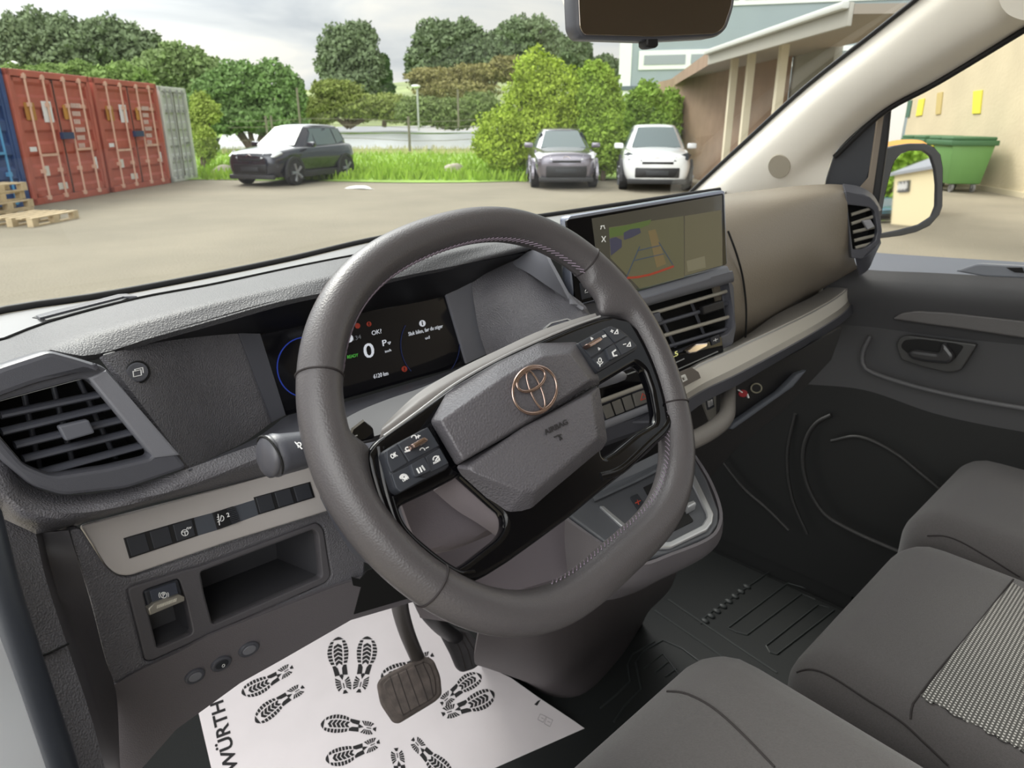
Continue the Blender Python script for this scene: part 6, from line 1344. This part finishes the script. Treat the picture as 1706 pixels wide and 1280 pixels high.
# ================================================================ FAR DOOR, PILLAR, GLASS, MIRRORS
door = thing('front_door', 'black inner panel of the far front door with a pull handle and grey sill top', 'door', Vector((1.55, .3, FL)))
DX = 1.50
def dx(u, v, x=DX): return AX(u, v, x)
D0 = [dx(u, v, 1.58) for u, v in ((1380, 412), (1460, 421), (1560, 428), (1706, 437), (1850, 447))]
D1 = [dx(u, v, 1.515) for u, v in ((1370, 438), (1440, 449), (1560, 455), (1706, 463), (1850, 470))]
D2 = [dx(u, v, 1.495) for u, v in ((1370, 470), (1440, 480), (1560, 490), (1706, 500), (1850, 508))]
D3 = [dx(u, v, 1.52) for u, v in ((1380, 540), (1450, 545), (1560, 560), (1706, 575), (1850, 585))]
D4 = [dx(u, v, 1.52) for u, v in ((1340, 640), (1440, 650), (1560, 690), (1706, 720), (1850, 740))]
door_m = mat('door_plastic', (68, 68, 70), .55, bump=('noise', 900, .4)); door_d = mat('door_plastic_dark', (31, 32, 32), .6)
loft('door_sill_top', [D0, D1], mat('sill_plastic', (96, 100, 108), .42, bump=('noise', 900, .3)), door, 24, 4, thick=.004)
loft('upper_panel', [D1, D2, D3], door_m, door, 30, 6, curve_across=True, thick=.005)
loft('middle_panel', [D3, D4], door_m, door, 30, 4, thick=.005)
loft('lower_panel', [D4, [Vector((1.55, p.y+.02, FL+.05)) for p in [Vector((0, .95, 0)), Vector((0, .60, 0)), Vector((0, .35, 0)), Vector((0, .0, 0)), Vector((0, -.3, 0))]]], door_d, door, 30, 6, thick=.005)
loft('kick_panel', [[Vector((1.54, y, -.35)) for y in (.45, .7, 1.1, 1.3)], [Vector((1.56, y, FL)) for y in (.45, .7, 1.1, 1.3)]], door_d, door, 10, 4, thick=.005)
fdo = Frame(Vector((DX, .3, -.4)), Vector((-1, 0, .05)), Vector((0, -1, 0)))
def dr(nm, pts, h0, h1, m, parent=door, b=.003, rnd=.006): return plate(nm, fdo, pts, h0, h1, m, parent, b, rnd=rnd)
dr('trim_strip', [(1486, 532), (1500, 522), (1527, 518), (1580, 521), (1706, 535), (1850, 552), (1850, 585), (1706, 564), (1600, 548), (1540, 540)], -.02, .006, mat('door_trim', (88, 86, 86), .5, bump=('noise', 500, .6)))
ho = [(1492, 575), (1498, 562), (1512, 559), (1560, 565), (1628, 574), (1612, 600), (1600, 618), (1580, 622), (1540, 613), (1500, 600)]
hp = dr('handle_recess', ho, -.012, .002, mat('recess_plastic', (60, 60, 60), .45))
dr('recess_dark', [(1500, 578), (1506, 567), (1530, 565), (1590, 572), (1606, 577), (1590, 600), (1570, 604), (1520, 596)], .0015, .0035, void_m, hp, .0005)
dr('pull_handle', [(1510, 590), (1518, 584), (1563, 590), (1568, 574), (1574, 574), (1588, 592), (1586, 602), (1578, 607), (1540, 604), (1516, 598)], .002, .022, mat('handle_plastic', (50, 50, 52), .3), door, .006)
tube('panel_edge', [fdo.at(u, v, .008) for u, v in ((1450, 560), (1437, 590), (1440, 612), (1456, 622), (1520, 643), (1600, 662), (1706, 681), (1850, 700))], .005, mat('edge_grey', (84, 84, 86), .5), door, 8, n=40)
dr('sill_recess', [(1590, 452), (1628, 439), (1760, 446), (1760, 466), (1640, 461)], .025, .040, mat('sill_recess', (120, 124, 132), .35))
dr('window_switch', [(1676, 446), (1702, 446), (1706, 455), (1690, 454)], .039, .044, void_m, door, .001, 0)
tube('pocket_edge', [fdo.at(u, v, -.01) for u, v in ((1385, 692), (1362, 704), (1345, 728), (1338, 764), (1344, 804), (1358, 835), (1376, 859), (1421, 886), (1503, 922), (1600, 960))], .005, mat('pocket_edge', (38, 38, 38), .6), door, 8, n=50)
tube('pocket_edge', [fdo.at(u, v, -.01) for u, v in ((1385, 735), (1430, 728), (1489, 754), (1535, 790), (1584, 831), (1640, 880))], .004, MATS['pocket_edge'], door, 8, n=40)
tube('kick_edge', [fdo.at(u, v, -.03) for u, v in ((1325, 690), (1312, 760), (1320, 830), (1345, 890))], .004, MATS['pocket_edge'], door, 8, n=30)
tube('kick_edge', [AX(u, v, 1.5) for u, v in ((1200, 765), (1240, 815), (1280, 850), (1314, 884))], .004, MATS['pocket_edge'], door, 8, n=30)
# body side below the door, closing the gap
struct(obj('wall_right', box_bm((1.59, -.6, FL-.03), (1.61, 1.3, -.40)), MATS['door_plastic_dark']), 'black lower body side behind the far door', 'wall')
# pillar
PA = [AX(u, v, x) for u, v, x in ((1120, 352, 1.42), (1159, 315, 1.42), (1237, 243, 1.42), (1342, 148, 1.41), (1450, 63, 1.40), (1540, -8, 1.39), (1640, -90, 1.38))]
PB = [AX(u, v, x) for u, v, x in ((1150, 355, 1.395), (1188, 322, 1.395), (1268, 252, 1.39), (1374, 158, 1.385), (1486, 76, 1.38), (1600, -8, 1.37), (1700, -80, 1.36))]
PC = [AX(u, v, x) for u, v, x in ((1230, 345, 1.41), (1270, 320, 1.41), (1330, 262, 1.405), (1425, 180, 1.40), (1540, 105, 1.39), (1660, 35, 1.38), (1760, -25, 1.37))]
PD = [AX(u, v, x) for u, v, x in ((1365, 330, 1.46), (1376, 298, 1.46), (1389, 258, 1.46), (1470, 184, 1.46), (1558, 135, 1.455), (1706, 45, 1.45), (1800, -12, 1.44))]
pil = loft('trim_1', [PA, PB, PC, PD], cream, None, 60, 9, curve_across=True, thick=.01); struct(pil, 'cream coloured windscreen pillar trim', 'pillar')
spc, spn = hit(surf(pil), 1298, 278); fsp = Frame(spc, spn, Vector((0, -1, .3)))
plate('tweeter_grille', fsp, disc_pts(1298, 278, 18.5, 19.5), -.006, .0025, mat('grille_beige', (176, 168, 152), .8, bump=('noise', 1400, .8)), pil, .001)
tube('windscreen_seal', [p + Vector((-.004, -.002, .004)) for p in catmull(PA, 60)], .004, rubber, pil, 8)
tube('window_seal', [p + Vector((0, -.002, -.004)) for p in catmull(PD[2:], 40)], .005, rubber, pil, 8)
o = loft('grab_handle', [[AX(u, v, 1.33) for u, v in ((1662, -10), (1668, 10), (1680, 24), (1706, 34), (1780, 40))], [AX(u, v, 1.33) for u, v in ((1690, -30), (1700, -10), (1720, 5), (1760, 10), (1800, 8))]], cream, None, 20, 4, thick=.02); tag(o, 'cream grab handle at the top right corner', 'handle')
# quarter panel
fqp = Frame(AX(1430, 260, 1.49), Vector((-.95, -.3, 0)), Vector((0, -1, 0)))
qp = thing('quarter_panel', 'black triangular mirror panel with a beige division bar at the front of the side window', 'window frame', AX(1430, 320, 1.5))
plate('panel_face', fqp, [(1370, 330), (1376, 297), (1388, 260), (1420, 214), (1456, 190), (1472, 182), (1462, 240), (1445, 300), (1430, 318), (1455, 345), (1440, 360)], -.02, .0, mat('quarter_black', (40, 43, 50), .5), qp, .003)
plate('division_bar', fqp, [(1462, 186), (1480, 176), (1458, 335), (1440, 318), (1432, 312), (1446, 296)], -.016, .006, mat('bar_beige', (132, 120, 106), .5), qp, .003)
plate('window_channel', fqp, [(1474, 182), (1486, 170), (1479, 240), (1464, 345), (1452, 335)], -.016, .010, rubber, qp, .003)
# windscreen and side glass
top_r = [AX(-60, -260, -.03) if False else Vector((-.05, .42, .46)), Vector((.4, .52, .48)), Vector((.78, .55, .49)), Vector((1.1, .52, .48)), PA[-1].copy()]
base_r = [R0[0]+Vector((-.04, .01, .0)), R0[3]+Vector((0, .012, 0)), R0[5]+Vector((0, .012, 0)), R0[7]+Vector((0, .012, 0)), PA[0]+Vector((0, .012, -.004))]
mid_r = [a.lerp(b, .5) + Vector((0, .035, .012)) for a, b in zip(base_r, top_r)]; mid_r[-1] = catmull(PA, 21)[10] + Vector((.0, .012, .0))
ws = obj('window_1', loft_bm([base_r, mid_r, top_r], 40, 12, curve_across=True), pane_glass); smooth(ws, 80); struct(ws, 'windscreen glass', 'window')
bm = bmesh.new(); vs = [bm.verts.new(p) for p in (AX(1470, 345, 1.585), AX(1480, 172, 1.56), AX(1560, 120, 1.555), AX(1850, -70, 1.53), AX(1850, 450, 1.60), AX(1465, 425, 1.60))]; bm.faces.new(vs)
sg_ = obj('window_2', bm, glass_mat('side_glass', (.98, .98, .96), .25)); struct(sg_, 'far side door window glass', 'window')
# interior mirror
mirror_m = mat('mirror_silver', (235, 235, 235), .02, metal=1.0)
frm = Frame(AY(1090, 40, .50), Vector((-.38, -.90, .02)))
im = thing('interior_mirror', 'dark interior rear-view mirror hanging at the top of the windscreen', 'mirror', AY(1090, -20, .50))
plate('mirror_housing', frm, [(957, -80), (957, 0), (959, 48), (968, 64), (1085, 68), (1196, 62), (1213, 50), (1226, 10), (1232, -80)], -.03, .0, plastic, im, .006, rnd=.008)
plate('mirror_glass', frm, [(964, -75), (964, 0), (966, 46), (973, 58), (1085, 61), (1193, 56), (1206, 46), (1219, 8), (1225, -75)], -.001, .001, mat('mirror_dim', (186, 176, 166), .04, metal=1.0), im, .0005, rnd=.006)
plate('dimming_tab', frm, [(1077, 62), (1097, 61), (1098, 76), (1093, 80), (1081, 80), (1077, 76)], -.02, -.002, black_matt, im, .002, rnd=.002)
tube('mirror_stem', [AY(1000, -60, .55), AY(955, 5, .62), AY(940, -40, .66)], .012, cream, im, 10)
# rear bulkhead and roof strip: what the mirror looks back at
o = obj('wall_back', box_bm((-.05, -.62, FL), (1.60, -.58, .62)), mat('bulkhead_grey', (120, 112, 102), .8)); struct(o, 'grey cab bulkhead behind the seats', 'wall')
# exterior mirror: glass aimed at the yard behind
mp_ = AX(1518, 318, 1.80)
want = Vector((.42, -.905, .008)).normalized(); inc = mp_.normalized(); nn = (want - inc).normalized()
fxm = Frame(mp_, nn, None)
xm = thing('door_mirror', 'large rounded black door mirror outside the far side window', 'mirror', AX(1470, 380, 1.72))
ho_ = [(1455, 326), (1463, 285), (1469, 250), (1490, 243), (1515, 239), (1540, 239), (1556, 245), (1567, 258), (1571, 281), (1570, 344), (1565, 358), (1549, 376), (1526, 387), (1501, 393), (1470, 397), (1440, 400)]
hg_ = [(1468, 362), (1473, 330), (1479, 306), (1485, 282), (1491, 267), (1501, 256), (1515, 251), (1538, 251), (1551, 260), (1558, 281), (1561, 308), (1560, 344), (1553, 361), (1533, 374), (1500, 383), (1465, 390)]
plate('mirror_housing', fxm, [ho_, hg_], -.006, .005, mat('mirror_plastic', (70, 72, 78), .45), xm, .0025, rnd=.004)
bm = bmesh.new(); n0 = [fxm.at(u, v, -.005) for u, v in ho_]; cc = sum(n0, Vector())/len(n0); n1 = [cc + (p-cc)*.95 - fxm.n*.06 for p in n0]; n2 = [cc + (p-cc)*.7 - fxm.n*.10 for p in n0]
R_ = [[bm.verts.new(p) for p in n] for n in (n0, n1, n2)]
for A, B in zip(R_, R_[1:]):
    for k in range(len(A)): bm.faces.new((A[k], A[(k+1) % len(A)], B[(k+1) % len(A)], B[k]))
bm.faces.new(R_[2]); smooth(obj('mirror_shell', bm, MATS['mirror_plastic'], xm), 60)
plate('mirror_glass', fxm, hg_, -.002, .001, mirror_m, xm, .0003)
tube('mirror_arm', [mp_ + fxm.x*-.13 + Vector((-.02, .02, -.08)), AX(1445, 420, 1.62)], .018, MATS['mirror_plastic'], xm, 10)
# what stands behind the van and shows in that mirror
def refl(u, v, dist):
    p = fxm.at(u, v, -.001); i = p.normalized(); r = i - fxm.n*2*i.dot(fxm.n); return p, r
def rdir(u, dist):
    p, r = refl(u, 350, 0); q = p + Vector((r.x, r.y, 0)).normalized()*dist; q.z = GZ; return q
ga, gb = rdir(1486, 46), rdir(1566, 37); d2 = (gb-ga).normalized(); gb = gb + d2*8; L2 = (gb-ga).length; n2_ = Vector((-d2.y, d2.x, 0))
if n2_.dot(mp_-ga) > 0: n2_ = -n2_
Mb = Matrix(((d2.x, n2_.x, 0, ga.x), (d2.y, n2_.y, 0, ga.y), (0, 0, 1, GZ), (0, 0, 0, 1)))
th = thing('workshop_building', 'cream building with a grey roof and a dark sign, seen in the door mirror', 'building', Mb)
box('wall_face', (0, 0, 0), (L2, 6, 2.75), mat('cream_wall', (240, 226, 186), .9), th, local=True)
bm = bmesh.new(); vs = [bm.verts.new(p) for p in ((-.2, -.3, 2.7), (L2, -.3, 2.7), (L2, 4, 5.0), (-.2, 4, 3.4))]; f = bm.faces.new(vs); r = bmesh.ops.extrude_face_region(bm, geom=[f])
for q in [g for g in r['geom'] if isinstance(g, bmesh.types.BMVert)]: q.co.z += .15
obj('roof', bm, mat('roof_grey', (150, 154, 162), .7), th, local=True)
sg2 = obj('sign_board', box_bm((1.3, -.1, 1.75), (3.6, -.0, 2.35), M=None), mat('sign_dark', (70, 74, 78), .6), th, local=True)
bm = bmesh.new()
for i in range(9): box_bm((1.42+i*.235, -.14, 1.86+.04*(i % 3)), (1.58+i*.235, -.10, 2.16+.07*((i*5) % 3)), bm)
obj('sign_letters', bm, white_mark, th, local=True)
th = thing('hedge_tree', 'bright green trees reflected in the upper half of the door mirror', 'tree', rdir(1480, 58))
pts = []
for k, (u, dist, z, rr) in enumerate(((1462, 56, 1.0, 3.2), (1480, 60, 2.0, 3.6), (1500, 62, 3.0, 3.6), (1520, 60, 3.2, 3.4), (1542, 56, 3.4, 3.4), (1560, 54, 3.2, 3.2), (1465, 60, 3.8, 3.0), (1500, 64, 5.0, 2.6))):
    c = rdir(u, dist); c.z = z-.3; pts.append((c, rr))
r_ = np.random.default_rng(5); vs = []
for c, rr in pts:
    n = 2600; d = r_.normal(size=(n, 3)); d /= np.linalg.norm(d, axis=1)[:, None]; p = np.array(c) + d*rr*(r_.uniform(.5, 1, n)**.5)[:, None]
    a = r_.normal(size=(n, 3)); a /= np.linalg.norm(a, axis=1)[:, None]; b = np.cross(a, r_.normal(size=(n, 3))); b /= np.linalg.norm(b, axis=1)[:, None]; vs.append(np.stack([p-a*.16, p-b*.12, p+a*.16, p+b*.12], 1).reshape(-1, 3))
vs = np.concatenate(vs); me = bpy.data.meshes.new('crown'); me.from_pydata(vs.tolist(), [], [tuple(range(4*i, 4*i+4)) for i in range(len(vs)//4)])
obj('crown', me, leaf_mat('mirror', (140, 176, 66)), th)
obj('trunk', tube_bm([rdir(1480, 58), rdir(1480, 58)+Vector((0, 0, 3))], .2, 8), bark, th)
car('estate_car', 'blue-green car reflected at the left edge of the door mirror', rdir(1470, 50), None, 1.9, (70, 120, 140), 'teal', suv=False)
# headliner over the seats
hl_ = [[Vector((x, .47, .50)) for x in (-.06, .4, .78, 1.2, 1.42)], [Vector((x, .2, .58)) for x in (-.06, .4, .78, 1.2, 1.44)], [Vector((x, -.6, .60)) for x in (-.06, .4, .78, 1.2, 1.46)]]
o = obj('ceiling', loft_bm(hl_, 20, 5, curve_across=True), cream); mods(o, ('solid', .03, 1)); struct(o, 'cream headliner over the seats', 'ceiling')
